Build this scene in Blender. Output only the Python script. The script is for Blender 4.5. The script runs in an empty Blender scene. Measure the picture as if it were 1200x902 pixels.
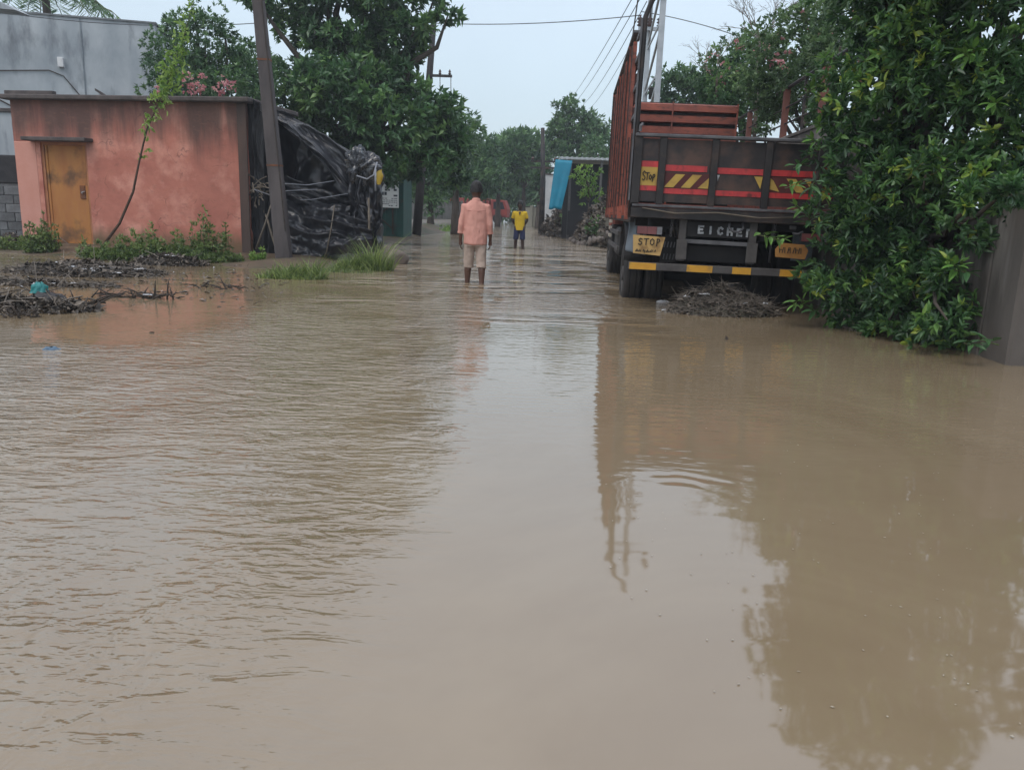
import bpy, math, random
import numpy as np
from mathutils import Vector, Matrix, noise as mnoise
PI = math.pi
C = bpy.context.scene.collection
S = bpy.context.scene

# ---------------------------------------------------------------- camera
FPX, CW, CH, HC = 930.0, 1200.0, 902.0, 1.14
PITCH = math.atan(203 / FPX); ROLL = 0.032
F_ = Vector((0, math.cos(PITCH), -math.sin(PITCH)))
U0 = Vector((0, math.sin(PITCH), math.cos(PITCH))); R0 = Vector((1, 0, 0))
R_ = R0 * math.cos(ROLL) + U0 * math.sin(ROLL)
U_ = U0 * math.cos(ROLL) - R0 * math.sin(ROLL)
cam = bpy.data.objects.new('camera', bpy.data.cameras.new('camera')); C.objects.link(cam)
cam.matrix_world = Matrix(((R_.x, U_.x, -F_.x, 0), (R_.y, U_.y, -F_.y, 0), (R_.z, U_.z, -F_.z, HC), (0, 0, 0, 1)))
cam.data.sensor_width = 36; cam.data.lens = 36 * FPX / CW
cam.data.clip_start = 0.05; cam.data.clip_end = 2000
S.camera = cam

def ray(u, v): return F_ + R_ * ((u - 600) / FPX) - U_ * ((v - 451) / FPX)
def at(u, v, y):                       # the world point seen at photo pixel (u, v) at distance y
    d = ray(u, v); t = y / d.y; return Vector((d.x * t, y, HC + d.z * t))
def gnd(u, v, z=0.0):
    d = ray(u, v); t = (z - HC) / d.z; return Vector((d.x * t, d.y * t, z))

# ---------------------------------------------------------------- sky and light
w = bpy.data.worlds.new('World'); S.world = w; w.use_nodes = True
nt = w.node_tree; nt.nodes.clear()
out = nt.nodes.new('ShaderNodeOutputWorld')
SUN_EL, SUN_AZ = math.radians(58), math.radians(215)
sky = nt.nodes.new('ShaderNodeTexSky'); sky.sky_type = 'NISHITA'; sky.sun_disc = False
sky.sun_elevation = SUN_EL; sky.sun_rotation = SUN_AZ; sky.dust_density = 4; sky.air_density = 1.2
bg1 = nt.nodes.new('ShaderNodeBackground'); bg1.inputs[1].default_value = 0.05
nt.links.new(sky.outputs[0], bg1.inputs[0])
tc = nt.nodes.new('ShaderNodeTexCoord'); sep = nt.nodes.new('ShaderNodeSeparateXYZ')
nt.links.new(tc.outputs['Generated'], sep.inputs[0])
ramp = nt.nodes.new('ShaderNodeValToRGB'); nt.links.new(sep.outputs['Z'], ramp.inputs[0])
e = ramp.color_ramp.elements
e[0].position = 0.0; e[0].color = (0.60, 0.71, 0.78, 1)
e[1].position = 1.0; e[1].color = (1.0, 1.03, 1.1, 1)
m1 = e.new(0.12); m1.color = (0.565, 0.685, 0.775, 1)
m2 = e.new(0.32); m2.color = (0.65, 0.745, 0.845, 1)
m3 = e.new(0.6); m3.color = (0.90, 0.95, 1.06, 1)
cn = nt.nodes.new('ShaderNodeTexNoise'); cn.inputs['Scale'].default_value = 1.6; cn.inputs['Detail'].default_value = 4
nt.links.new(tc.outputs['Generated'], cn.inputs['Vector'])
mr = nt.nodes.new('ShaderNodeMapRange'); mr.inputs['From Min'].default_value = .3; mr.inputs['From Max'].default_value = .7
mr.inputs['To Min'].default_value = .90; mr.inputs['To Max'].default_value = 1.10
nt.links.new(cn.outputs['Fac'], mr.inputs['Value'])
bg2 = nt.nodes.new('ShaderNodeBackground'); nt.links.new(ramp.outputs[0], bg2.inputs[0])
nt.links.new(mr.outputs[0], bg2.inputs[1])
add = nt.nodes.new('ShaderNodeAddShader')
nt.links.new(bg1.outputs[0], add.inputs[0]); nt.links.new(bg2.outputs[0], add.inputs[1])
nt.links.new(add.outputs[0], out.inputs[0])
sun = bpy.data.lights.new('sun', 'SUN'); sun.energy = 0.7; sun.angle = math.radians(25); sun.color = (1, .96, .9)
so = bpy.data.objects.new('sun', sun); C.objects.link(so)
so.rotation_euler = (PI / 2 - SUN_EL, 0, math.radians(180) - SUN_AZ)
S.view_settings.view_transform = 'Standard'; S.view_settings.look = 'None'
S.view_settings.exposure = 0; S.view_settings.gamma = 1

# ---------------------------------------------------------------- materials
MATS = {}
def mat(name, c1, c2=None, scale=6, rough=.75, metal=0, bump=0, bscale=40, stretch=(1, 1, 1), spec=.4, contrast=.18, c3=None, c3_scale=3, c3_amt=.5, c3_stretch=(1, 1, 1), trans=0, vary=0):
    m = bpy.data.materials.new(name); m.use_nodes = True; t = m.node_tree; N = t.nodes; Lk = t.links
    b = N['Principled BSDF']; b.inputs['Roughness'].default_value = rough; b.inputs['Metallic'].default_value = metal
    b.inputs['Specular IOR Level'].default_value = spec
    co = N.new('ShaderNodeTexCoord')
    def noise(sc, st, det=6):
        mp = N.new('ShaderNodeMapping'); mp.inputs['Scale'].default_value = st
        Lk.new(co.outputs['Object'], mp.inputs[0])
        n = N.new('ShaderNodeTexNoise'); n.inputs['Scale'].default_value = sc; n.inputs['Detail'].default_value = det
        n.inputs['Roughness'].default_value = .6
        Lk.new(mp.outputs[0], n.inputs['Vector']); return n
    c2 = c2 or tuple(x * .6 for x in c1)
    n = noise(scale, stretch)
    r = N.new('ShaderNodeMapRange'); r.inputs['From Min'].default_value = .5 - contrast; r.inputs['From Max'].default_value = .5 + contrast
    Lk.new(n.outputs['Fac'], r.inputs['Value'])
    mx = N.new('ShaderNodeMix'); mx.data_type = 'RGBA'
    mx.inputs[6].default_value = (*c1, 1); mx.inputs[7].default_value = (*c2, 1)
    Lk.new(r.outputs[0], mx.inputs[0]); col = mx.outputs[2]
    if c3:
        n3 = noise(c3_scale, c3_stretch)
        r3 = N.new('ShaderNodeMapRange'); r3.inputs['From Min'].default_value = .62 - c3_amt * .25; r3.inputs['From Max'].default_value = .78 - c3_amt * .25
        Lk.new(n3.outputs['Fac'], r3.inputs['Value'])
        m3 = N.new('ShaderNodeMix'); m3.data_type = 'RGBA'; m3.inputs[7].default_value = (*c3, 1)
        Lk.new(col, m3.inputs[6]); Lk.new(r3.outputs[0], m3.inputs[0]); col = m3.outputs[2]
    if vary:
        oi = N.new('ShaderNodeObjectInfo'); hs = N.new('ShaderNodeHueSaturation')
        rr = N.new('ShaderNodeMapRange'); rr.inputs['To Min'].default_value = 1 - vary; rr.inputs['To Max'].default_value = 1 + vary
        Lk.new(oi.outputs['Random'], rr.inputs['Value']); Lk.new(rr.outputs[0], hs.inputs['Value']); Lk.new(col, hs.inputs['Color'])
        col = hs.outputs[0]
    Lk.new(col, b.inputs['Base Color'])
    if bump:
        nb = noise(bscale, stretch if bscale < 25 else (1, 1, 1)); bp = N.new('ShaderNodeBump')
        bp.inputs['Strength'].default_value = bump; bp.inputs['Distance'].default_value = .02
        Lk.new(nb.outputs['Fac'], bp.inputs['Height']); Lk.new(bp.outputs[0], b.inputs['Normal'])
    MATS[name] = m; return m

def leafmat(name, dark, mid, light, rough=.40, trans=.25, yellow=None):
    m = bpy.data.materials.new(name); m.use_nodes = True; t = m.node_tree; N = t.nodes; Lk = t.links
    b = N['Principled BSDF']; b.inputs['Roughness'].default_value = rough; b.inputs['Specular IOR Level'].default_value = .6
    a = N.new('ShaderNodeAttribute'); a.attribute_name = 'tint'
    oi = N.new('ShaderNodeObjectInfo')
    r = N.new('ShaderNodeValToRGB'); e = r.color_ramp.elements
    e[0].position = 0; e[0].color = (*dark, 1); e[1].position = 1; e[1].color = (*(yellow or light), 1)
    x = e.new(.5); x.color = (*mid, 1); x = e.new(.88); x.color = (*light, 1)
    Lk.new(a.outputs['Fac'], r.inputs[0]); Lk.new(r.outputs[0], b.inputs['Base Color'])
    tr = N.new('ShaderNodeBsdfTranslucent'); hs = N.new('ShaderNodeHueSaturation'); hs.inputs['Value'].default_value = 1.5
    Lk.new(r.outputs[0], hs.inputs['Color']); Lk.new(hs.outputs[0], tr.inputs[0])
    mx = N.new('ShaderNodeMixShader'); mx.inputs[0].default_value = trans
    Lk.new(b.outputs[0], mx.inputs[1]); Lk.new(tr.outputs[0], mx.inputs[2]); Lk.new(mx.outputs[0], N['Material Output'].inputs[0])
    MATS[name] = m; return m

bark = mat('bark', (.10, .08, .065), (.05, .042, .035), 8, .9, bump=.6, bscale=18, stretch=(1, 1, .25))
twig_dark = mat('wet_twig', (.06, .045, .035), (.025, .02, .016), 12, .7)
twig_grey = mat('dry_twig', (.22, .19, .16), (.10, .085, .07), 12, .85)
stemg = mat('green_stem', (.08, .12, .04), (.10, .08, .04), 10, .7)
LF_TREE = leafmat('tree_leaves', (.022, .056, .026), (.070, .160, .058), (.17, .30, .085))
LF_FAR = leafmat('far_leaves', (.032, .078, .042), (.078, .16, .068), (.14, .25, .09), trans=.25)  # bluish greens carry part of the distance haze in their colour
LF_HEDGE = leafmat('shrub_leaves', (.018, .048, .022), (.062, .148, .048), (.17, .32, .07), yellow=(.36, .44, .07))
LF_LIGHT = leafmat('young_leaves', (.08, .17, .035), (.15, .27, .05), (.26, .38, .08), trans=.35)
LF_WEED = leafmat('weed_leaves', (.035, .065, .022), (.09, .15, .042), (.20, .27, .08), trans=.3)
LF_GRASS = leafmat('grass_blades', (.06, .10, .03), (.13, .19, .05), (.26, .33, .10), trans=.3)
LF_CREEP = leafmat('creeper_leaves', (.045, .09, .04), (.11, .19, .075), (.21, .31, .12), trans=.3)
LF_PINK = leafmat('pink_petals', (.42, .14, .17), (.58, .26, .28), (.68, .42, .40), trans=.35)
LF_SCRAP = leafmat('dead_litter', (.028, .023, .018), (.075, .058, .042), (.17, .14, .11), rough=.6, trans=0)

# ---------------------------------------------------------------- mesh helpers
class MB:
    def __init__(s): s.v = []; s.f = []
    def add(s, vs, fs):
        o = len(s.v); s.v += [tuple(p) for p in vs]; s.f += [tuple(i + o for i in f) for f in fs]; return s
    def box(s, c, d, rz=0, M=None):
        h = [x / 2 for x in d]; R = M or Matrix.Rotation(rz, 3, 'Z'); c = Vector(c)
        vs = [c + R @ Vector((sx * h[0], sy * h[1], sz * h[2])) for sz in (-1, 1) for sy in (-1, 1) for sx in (-1, 1)]
        return s.add(vs, [(0, 2, 3, 1), (4, 5, 7, 6), (0, 1, 5, 4), (2, 6, 7, 3), (0, 4, 6, 2), (1, 3, 7, 5)])
    def b2(s, a, b):
        return s.box([(a[i] + b[i]) / 2 for i in range(3)], [abs(b[i] - a[i]) for i in range(3)])
    def bar(s, p, q, wx, wy=None, up=(0, 0, 1)):
        p, q = Vector(p), Vector(q); d = (q - p); L = d.length; z = d.normalized(); x = Vector(up).cross(z)
        if x.length < 1e-3: x = Vector((1, 0, 0))
        x.normalize(); y = z.cross(x); M = Matrix((x, y, z)).transposed()
        return s.box((p + q) / 2, (wx, wy or wx, L), M=M)
    def tube(s, pts, r, n=8, cap=True, flat=1.0):
        pts = [Vector(p) for p in pts]; k = len(pts); rr = r if isinstance(r, (list, tuple)) else [r] * k
        vs = []; px = None
        for i, p in enumerate(pts):
            d = (pts[min(i + 1, k - 1)] - pts[max(i - 1, 0)]).normalized()
            if px is None:
                px = d.cross(Vector((0, 0, 1)) if abs(d.z) < .9 else Vector((0, 1, 0))).normalized()
            px = (px - d * px.dot(d)).normalized(); py = d.cross(px)
            ra = rr[i]; a_, b_ = (ra if isinstance(ra, (tuple, list)) else (ra, ra * flat))
            for j in range(n):
                t = 2 * PI * j / n; vs.append(p + px * (math.cos(t) * a_) + py * (math.sin(t) * b_))
        fs = [(i * n + j, i * n + (j + 1) % n, (i + 1) * n + (j + 1) % n, (i + 1) * n + j) for i in range(k - 1) for j in range(n)]
        if cap: fs += [tuple(range(n - 1, -1, -1)), tuple((k - 1) * n + j for j in range(n))]
        return s.add(vs, fs)
    def rings(s, rs, n=16):            # rs: (cx, cy, z, rx, ry) horizontal ellipses, closed
        vs = [(cx + rx * math.cos(2 * PI * j / n), cy + ry * math.sin(2 * PI * j / n), z) for cx, cy, z, rx, ry in rs for j in range(n)]
        k = len(rs)
        fs = [(i * n + j, i * n + (j + 1) % n, (i + 1) * n + (j + 1) % n, (i + 1) * n + j) for i in range(k - 1) for j in range(n)]
        fs += [tuple(range(n - 1, -1, -1)), tuple((k - 1) * n + j for j in range(n))]
        return s.add(vs, fs)
    def lathe_x(s, prof, c, n=32):     # prof: (x, r) about the x axis, closed loop
        c = Vector(c); vs = [c + Vector((x, r * math.cos(2 * PI * j / n), r * math.sin(2 * PI * j / n))) for x, r in prof for j in range(n)]
        k = len(prof)
        fs = [(i * n + j, i * n + (j + 1) % n, ((i + 1) % k) * n + (j + 1) % n, ((i + 1) % k) * n + j) for i in range(k) for j in range(n)]
        return s.add(vs, fs)
    def prism(s, poly, n, t):          # planar polygon (3d points) pushed by n * t
        poly = [Vector(p) for p in poly]; n = Vector(n).normalized() * t; k = len(poly)
        return s.add(poly + [p + n for p in poly], [tuple(range(k)), tuple(range(2 * k - 1, k - 1, -1))] + [(i, i + k, (i + 1) % k + k, (i + 1) % k) for i in range(k)])
    def grid(s, fn, nu, nv):
        vs = [fn(i / nu, j / nv) for j in range(nv + 1) for i in range(nu + 1)]
        return s.add(vs, [(j * (nu + 1) + i, j * (nu + 1) + i + 1, (j + 1) * (nu + 1) + i + 1, (j + 1) * (nu + 1) + i) for j in range(nv) for i in range(nu)])
    def build(s, name, m, parent=None, smooth=False, bevel=0, world=False, label=None, kind=None, solid=0, auto=None):
        off = Vector(parent.location) if (parent is not None and world) else None
        vs = [tuple(Vector(p) - off) for p in s.v] if off is not None else s.v
        me = bpy.data.meshes.new(name); me.from_pydata(vs, [], s.f); me.materials.append(m)
        if smooth: me.polygons.foreach_set('use_smooth', [True] * len(me.polygons))
        if auto: me.set_sharp_from_angle(angle=math.radians(auto))
        me.update()
        o = bpy.data.objects.new(name, me); C.objects.link(o)
        if parent is not None: o.parent = parent
        if solid:
            x = o.modifiers.new('solid', 'SOLIDIFY'); x.thickness = solid
        if bevel:
            x = o.modifiers.new('bevel', 'BEVEL'); x.width = bevel; x.segments = 1; x.limit_method = 'ANGLE'
        if label: o['label'] = label
        if kind: o['kind'] = kind
        return o

def tag(o, label=None, cat=None, group=None, kind=None):
    if label: o['label'] = label
    if cat: o['category'] = cat
    if group: o['group'] = group
    if kind: o['kind'] = kind
    return o
def thing(name, label, cat, loc=(0, 0, 0), rot=(0, 0, 0), group=None):
    o = bpy.data.objects.new(name, None); C.objects.link(o); o.location = loc; o.rotation_euler = rot
    o.empty_display_size = .2
    return tag(o, label, cat, group)
def copy_obj(o, parent, loc=None):
    c = o.copy(); C.objects.link(c); c.parent = parent
    if loc is not None: c.location = loc
    return c
def copy_tree(o, parent=None):
    c = o.copy(); C.objects.link(c); c.parent = parent
    for ch in list(o.children): copy_tree(ch, c)
    return c
def evaluated(o):                      # bake the modifiers of o into its mesh
    dg = bpy.context.evaluated_depsgraph_get(); dg.update()
    me = bpy.data.meshes.new_from_object(o.evaluated_get(dg)); o.modifiers.clear(); o.data = me; return o
def nz(x, y, z=0, s=1): return mnoise.noise(Vector((x * s, y * s, z * s)))

def leaf_arrays(Cn, D, Lr, Wr, rng, upw=.5, tint=None, six=True, fold=.12, droop=.1):
    """Cn base points, D leaf directions -> verts, faces, tint per vertex"""
    n = len(Cn); D = D / np.linalg.norm(D, axis=1)[:, None]
    up = rng.normal(size=(n, 3)) * .6; up[:, 2] += upw
    s = np.cross(D, up); s /= np.linalg.norm(s, axis=1)[:, None] + 1e-9; nn = np.cross(s, D)
    L = rng.uniform(*Lr, n)[:, None]; W = rng.uniform(*Wr, n)[:, None]
    if six: tpl = [(0, 0, 0), (.32, .5, fold), (.7, .36, fold * .7), (1, 0, -droop), (.7, -.36, fold * .7), (.32, -.5, fold)]
    else: tpl = [(0, 0, 0), (.42, .5, fold), (1, 0, -droop), (.42, -.5, fold)]
    k = len(tpl)
    V = np.stack([Cn + D * L * a + s * W * b + nn * W * c * 2 for a, b, c in tpl], 1).reshape(-1, 3)
    base = np.arange(n)[:, None] * k
    if six: Fc = np.concatenate([base + np.array([0, 1, 2, 3]), base + np.array([0, 3, 4, 5])], 0)
    else: Fc = np.concatenate([base + np.array([0, 1, 2]), base + np.array([0, 2, 3])], 0)
    if tint is None: tint = rng.uniform(0, 1, n)
    return V, Fc, np.repeat(tint, k)
def np_mesh(name, V, Fc, tint, m, parent=None, kind=None):
    me = bpy.data.meshes.new(name); nf, k = Fc.shape
    me.vertices.add(len(V)); me.vertices.foreach_set('co', V.astype(np.float32).ravel())
    me.loops.add(nf * k); me.loops.foreach_set('vertex_index', Fc.astype(np.int32).ravel())
    me.polygons.add(nf); me.polygons.foreach_set('loop_start', np.arange(0, nf * k, k, dtype=np.int32))
    me.update(calc_edges=True)
    a = me.attributes.new('tint', 'FLOAT', 'POINT'); a.data.foreach_set('value', tint.astype(np.float32))
    me.materials.append(m); o = bpy.data.objects.new(name, me); C.objects.link(o)
    if parent is not None: o.parent = parent
    if kind: o['kind'] = kind
    return o
def unit(rng, n):
    d = rng.normal(size=(n, 3)); return d / np.linalg.norm(d, axis=1)[:, None]
def crown_points(blobs, per, rng, sub=14, subr=.38, shell=.35):
    """rosette centres + outward directions; blobs (centre, (rx,ry,rz))"""
    P_, O_, T_ = [], [], []
    for c, r in blobs:
        c = np.array(c); r = np.array(r, float); vol = (r[0] * r[2] + r[0] * r[1]) / 2
        ns = max(4, int(sub * (vol ** .5)))
        sd = unit(rng, ns); sr = rng.uniform(.45, 1.0, ns) ** .7
        sc = sd * sr[:, None] * r * .8
        n = max(6, int(per * vol)); pick = rng.integers(0, ns, n)
        d = unit(rng, n); rad = rng.uniform(shell, 1, n)[:, None] ** .6
        q = sc[pick] + d * rad * r.min() * subr * 1.25
        P_.append(c + q); O_.append(q / r + d * .35)
        ti = rng.uniform(.15, .75, ns)[pick] + rng.uniform(-.2, .2, n) + np.clip((q / r)[:, 2], -1, 1) * .15  # tint rises towards each clump's top, painting in light from above
        T_.append(ti)
    O = np.concatenate(O_); O /= np.linalg.norm(O, axis=1)[:, None] + 1e-9
    return np.concatenate(P_), O, np.clip(np.concatenate(T_), 0, 1)
def rosette_leaves(P_, O, T, k, Lr, Wr, rng, spread=.9, lift=.15, six=False, upw=.6, droop=.12, outw=.6):
    n = len(P_); idx = np.repeat(np.arange(n), k)
    D = O[idx] * outw + unit(rng, n * k) * spread; D[:, 2] += lift
    base = P_[idx] + rng.normal(size=(n * k, 3)) * Lr[0] * .15
    tint = np.clip(T[idx] + rng.uniform(-.12, .12, n * k), 0, 1)
    return leaf_arrays(base, D, Lr, Wr, rng, upw, tint, six, droop=droop)
def limb_mb(p0, targets, r0, seed, n=6, tgt_r=.02, sag=.0):
    rd = random.Random(seed); mb = MB(); p0 = Vector(p0)
    for t in targets:
        t = Vector(t); L = (t - p0).length; pts = []; rs = []
        for i in range(6):
            a = i / 5; q = p0.lerp(t, a)
            if 0 < i < 5: q += Vector([rd.uniform(-1, 1) * L * .05 for _ in range(3)]) + Vector((0, 0, sag * L * math.sin(a * PI)))
            pts.append(q); rs.append(r0 * (1 - a) ** .8 + tgt_r)
        mb.tube(pts, rs, n)
    return mb
def make_tree(name, label, cat, base, trunk_top, r_base, blobs, m_leaf, per, k, Lr, Wr, seed, group=None, sub=14, droop=.12, lift=.15, spread=.9, crown_name='crown', trunk_pts=None, six=False):
    rng = np.random.default_rng(seed); base = Vector(base); tt = Vector(trunk_top)
    t = thing(name, label, cat, base, group=group)
    pts = [base.lerp(tt, i / 5) + Vector((nz(i, seed) * r_base * 1.2 if 0 < i else 0, 0, 0)) for i in range(6)]
    pts[0] = base - Vector((0, 0, .3))
    MB().tube(pts, [r_base * (1.25 - .7 * i / 5) for i in range(6)], 10).build('trunk', bark, t, smooth=True, world=True)
    limb_mb(tt, [Vector(c) for c, r in blobs], r_base * .5, seed).build('limb', bark, t, smooth=True, world=True, label=None)
    P_, O, T = crown_points(blobs, per, rng, sub)
    V, Fc, ti = rosette_leaves(P_, O, T, k, Lr, Wr, rng, spread, lift, six, droop=droop)
    np_mesh(crown_name, V - np.array(base), Fc, ti, m_leaf, t, kind='stuff')
    return t

# ================================================================ ground and water
rng0 = np.random.default_rng(5)
def sst(a, b, x):
    t = np.clip((x - a) / (b - a), 0, 1); return t * t * (3 - 2 * t)
def gheight(x, y):
    h = np.full_like(x, -.24)
    wob = np.sin(x * .9 + y * .5) * .5 + np.sin(x * 2.3 - y * 1.7) * .25 + np.sin(y * 3.1 + x * .3) * .12
    rx = 3.0 + .085 * y
    # left bank in front of the hut, shallow mud in front of it
    left = sst(-2.4, -5.0, x + wob * .35)
    h += left * sst(7, 13, y) * .19
    h += left * sst(15.8, 17.3, y + wob * .25) * .14
    h += sst(-7.2, -9.5, x + wob * .8) * sst(13.5, 16, y) * .05
    # small grassy knoll by the pole and the tarpaulin
    h += .22 * np.exp(-(((x + 3.9) / 1.4) ** 2 + ((y - 15.6) / 1.2) ** 2))
    h += sst(-3.2, -5.0, x + wob * .2) * sst(34, 40, y) * .30
    h += sst(6, 12, x - .085 * y) * .4 + sst(2.0, 4.2, x - .085 * (y - 20)) * sst(19, 27, y) * .35
    h += sst(95, 115, y) * .35 + sst(-14, -17, x) * .4 + sst(-6, -12, y) * .4
    h += np.where(h > -.1, .02 * wob, .01 * wob)
    return h
gx = np.concatenate([np.array([-300, -150, -80, -45, -28]), np.arange(-18, 14.01, .2), np.array([18, 26, 45, 80, 150, 300])])
gy = np.concatenate([np.array([-300, -120, -50, -20, -10]), np.arange(-4, 45.01, .2), np.arange(47, 125, 3.0), np.array([140, 180, 240, 300])])
GX, GY = np.meshgrid(gx, gy); GZ = gheight(GX, GY)
V = np.stack([GX.ravel(), GY.ravel(), GZ.ravel()], 1); a = len(gx)
ii, jj = np.meshgrid(np.arange(a - 1), np.arange(len(gy) - 1)); q = (jj * a + ii).ravel()
mud = mat('wet_mud', (.13, .095, .062), (.075, .055, .038), 2.5, .55, bump=.5, bscale=14, c3=(.045, .06, .025), c3_scale=1.1, c3_amt=.5)
g = np_mesh('ground', V, np.stack([q, q + 1, q + a + 1, q + a], 1), np.zeros(len(V)), mud, kind='structure')
g.data.polygons.foreach_set('use_smooth', [True] * len(g.data.polygons))
def hz(x, y): return float(gheight(np.array([float(x)]), np.array([float(y)]))[0])

def water_mat():
    m = bpy.data.materials.new('muddy_water'); m.use_nodes = True; t = m.node_tree; N = t.nodes; Lk = t.links
    b = N['Principled BSDF']; b.inputs['Roughness'].default_value = .045; b.inputs['IOR'].default_value = 1.85
    b.inputs['Specular IOR Level'].default_value = .5
    co = N.new('ShaderNodeNewGeometry'); sp = N.new('ShaderNodeSeparateXYZ'); Lk.new(co.outputs['Position'], sp.inputs[0])
    def noise(sc, st, det=3, rough=.5, dist=0, rot=0):
        mp = N.new('ShaderNodeMapping'); mp.inputs['Scale'].default_value = st; mp.inputs['Rotation'].default_value = (0, 0, rot)
        Lk.new(co.outputs['Position'], mp.inputs[0])
        n = N.new('ShaderNodeTexNoise'); n.inputs['Scale'].default_value = sc; n.inputs['Detail'].default_value = det
        n.inputs['Roughness'].default_value = rough; n.inputs['Distortion'].default_value = dist
        Lk.new(mp.outputs[0], n.inputs['Vector']); return n.outputs['Fac']
    def mth(op, *ins):
        n = N.new('ShaderNodeMath'); n.operation = op
        for i, x in enumerate(ins):
            if isinstance(x, (int, float)): n.inputs[i].default_value = x
            else: Lk.new(x, n.inputs[i])
        return n.outputs[0]
    def mrange(x, a, b_, c=0, d=1):
        n = N.new('ShaderNodeMapRange'); n.interpolation_type = 'SMOOTHSTEP'
        for i, v in ((1, a), (2, b_), (3, c), (4, d)): n.inputs[i].default_value = v
        Lk.new(x, n.inputs[0]); return n.outputs[0]
    cr = N.new('ShaderNodeMix'); cr.data_type = 'RGBA'
    cr.inputs[6].default_value = (.214, .160, .099, 1); cr.inputs[7].default_value = (.250, .193, .123, 1)
    Lk.new(mrange(noise(.55, (1, .6, 1), 5, .6, 1.5), .33, .67), cr.inputs[0]); Lk.new(cr.outputs[2], b.inputs['Base Color'])
    X, Y = sp.outputs['X'], sp.outputs['Y']
    wob = mth('MULTIPLY', mth('SUBTRACT', noise(.8, (1, 1, 1), 2), .5), 1.6)
    left = mrange(mth('ADD', X, mth('MULTIPLY', wob, .5)), -.12, -.75)
    gust = mrange(noise(.8, (1, .6, 1), 3), .36, .62, .35, 1.25)
    left = mth('MULTIPLY', mth('MULTIPLY', left, gust), mrange(Y, 1.0, 3.0, .8, 1.2))
    lee = mrange(mth('SUBTRACT', X, mth('MULTIPLY', Y, .085)), 1.3, .6)
    patch = mrange(noise(1, (.22, .75, 1), 3, .6, .8), .46, .56, .10, 1.5)
    far = mth('MULTIPLY', mth('MULTIPLY', mrange(mth('ADD', Y, wob), 6.0, 11.5), lee), patch)
    # calm pool in front of the hut
    calm = mth('MULTIPLY', mrange(X, -2.2, -3.4), mth('MULTIPLY', mrange(mth('ADD', Y, wob), 5.6, 6.6), mrange(Y, 19, 15)))
    keep = mth('SUBTRACT', 1.0, mth('MULTIPLY', calm, .93))
    amp = mth('MULTIPLY', mth('MAXIMUM', left, mth('MULTIPLY', far, 1.25)), keep)
    h1a = noise(1, (3.6, 9.5, 1), 3, .5, .9, .14)
    h1b = noise(1, (9.0, 5.0, 1), 2.5, .5, .9, -.75)
    mixm = mth('MULTIPLY', mrange(mth('ADD', X, mth('MULTIPLY', wob, .3)), -.45, -1.1), mrange(Y, 3.2, 1.8))
    h1 = mth('ADD', mth('MULTIPLY', h1a, mth('SUBTRACT', 1.0, mth('MULTIPLY', mixm, .6))), mth('MULTIPLY', h1b, mth('MULTIPLY', mixm, .75)))
    h2 = noise(1, (14, 30, 1), 2, .5, .4, -.15)
    near_h = mth('ADD', mth('MULTIPLY', h1, .026), mth('MULTIPLY', h2, .0075))
    f1 = noise(1, (1.2, 3.2, 1), 3, .55, .5)
    f2 = noise(1, (.35, .9, 1), 2, .5, .4)
    fh = mth('MULTIPLY', mth('ADD', mth('MULTIPLY', f1, .06), mth('MULTIPLY', f2, .07)), mrange(Y, 8, 15))
    base = mth('MULTIPLY', noise(1, (1.3, 2.8, 1), 2, .5), .0040)
    small = mth('MULTIPLY', mth('MULTIPLY', noise(1, (6, 17, 1), 2), .0028), mrange(Y, 2.6, 5.0))
    # one ring wave where something dropped in
    c0 = gnd(795, 600)
    dx = mth('SUBTRACT', X, c0.x); dy = mth('MULTIPLY', mth('SUBTRACT', Y, c0.y), 1.0)
    r = mth('ADD', mth('SQRT', mth('ADD', mth('MULTIPLY', dx, dx), mth('MULTIPLY', mth('MULTIPLY', dy, dy), 1.4))), mth('MULTIPLY', noise(2.2, (1, 1, 1), 2), .28))
    ring = mth('MULTIPLY', mth('SINE', mth('MULTIPLY', r, 46.0)), mth('MULTIPLY', mrange(r, .86, .54), mrange(r, .3, .55)))
    ring = mth('MULTIPLY', mth('MULTIPLY', ring, .0011), mth('MULTIPLY', mrange(dy, .1, .35), mrange(noise(3.0, (1, 1, 1), 2), .4, .6)))
    H = mth('ADD', mth('ADD', mth('MULTIPLY', mth('ADD', near_h, fh), amp), base), mth('ADD', ring, small))
    bp = N.new('ShaderNodeBump'); bp.inputs['Strength'].default_value = 1; bp.inputs['Distance'].default_value = 1
    Lk.new(H, bp.inputs['Height']); Lk.new(bp.outputs[0], b.inputs['Normal'])
    return m
WATER = water_mat()
MB().add([(-60, -40, 0), (60, -40, 0), (60, 130, 0), (-60, 130, 0)], [(0, 1, 2, 3)]).build('flood_water', WATER, kind='structure')

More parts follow.
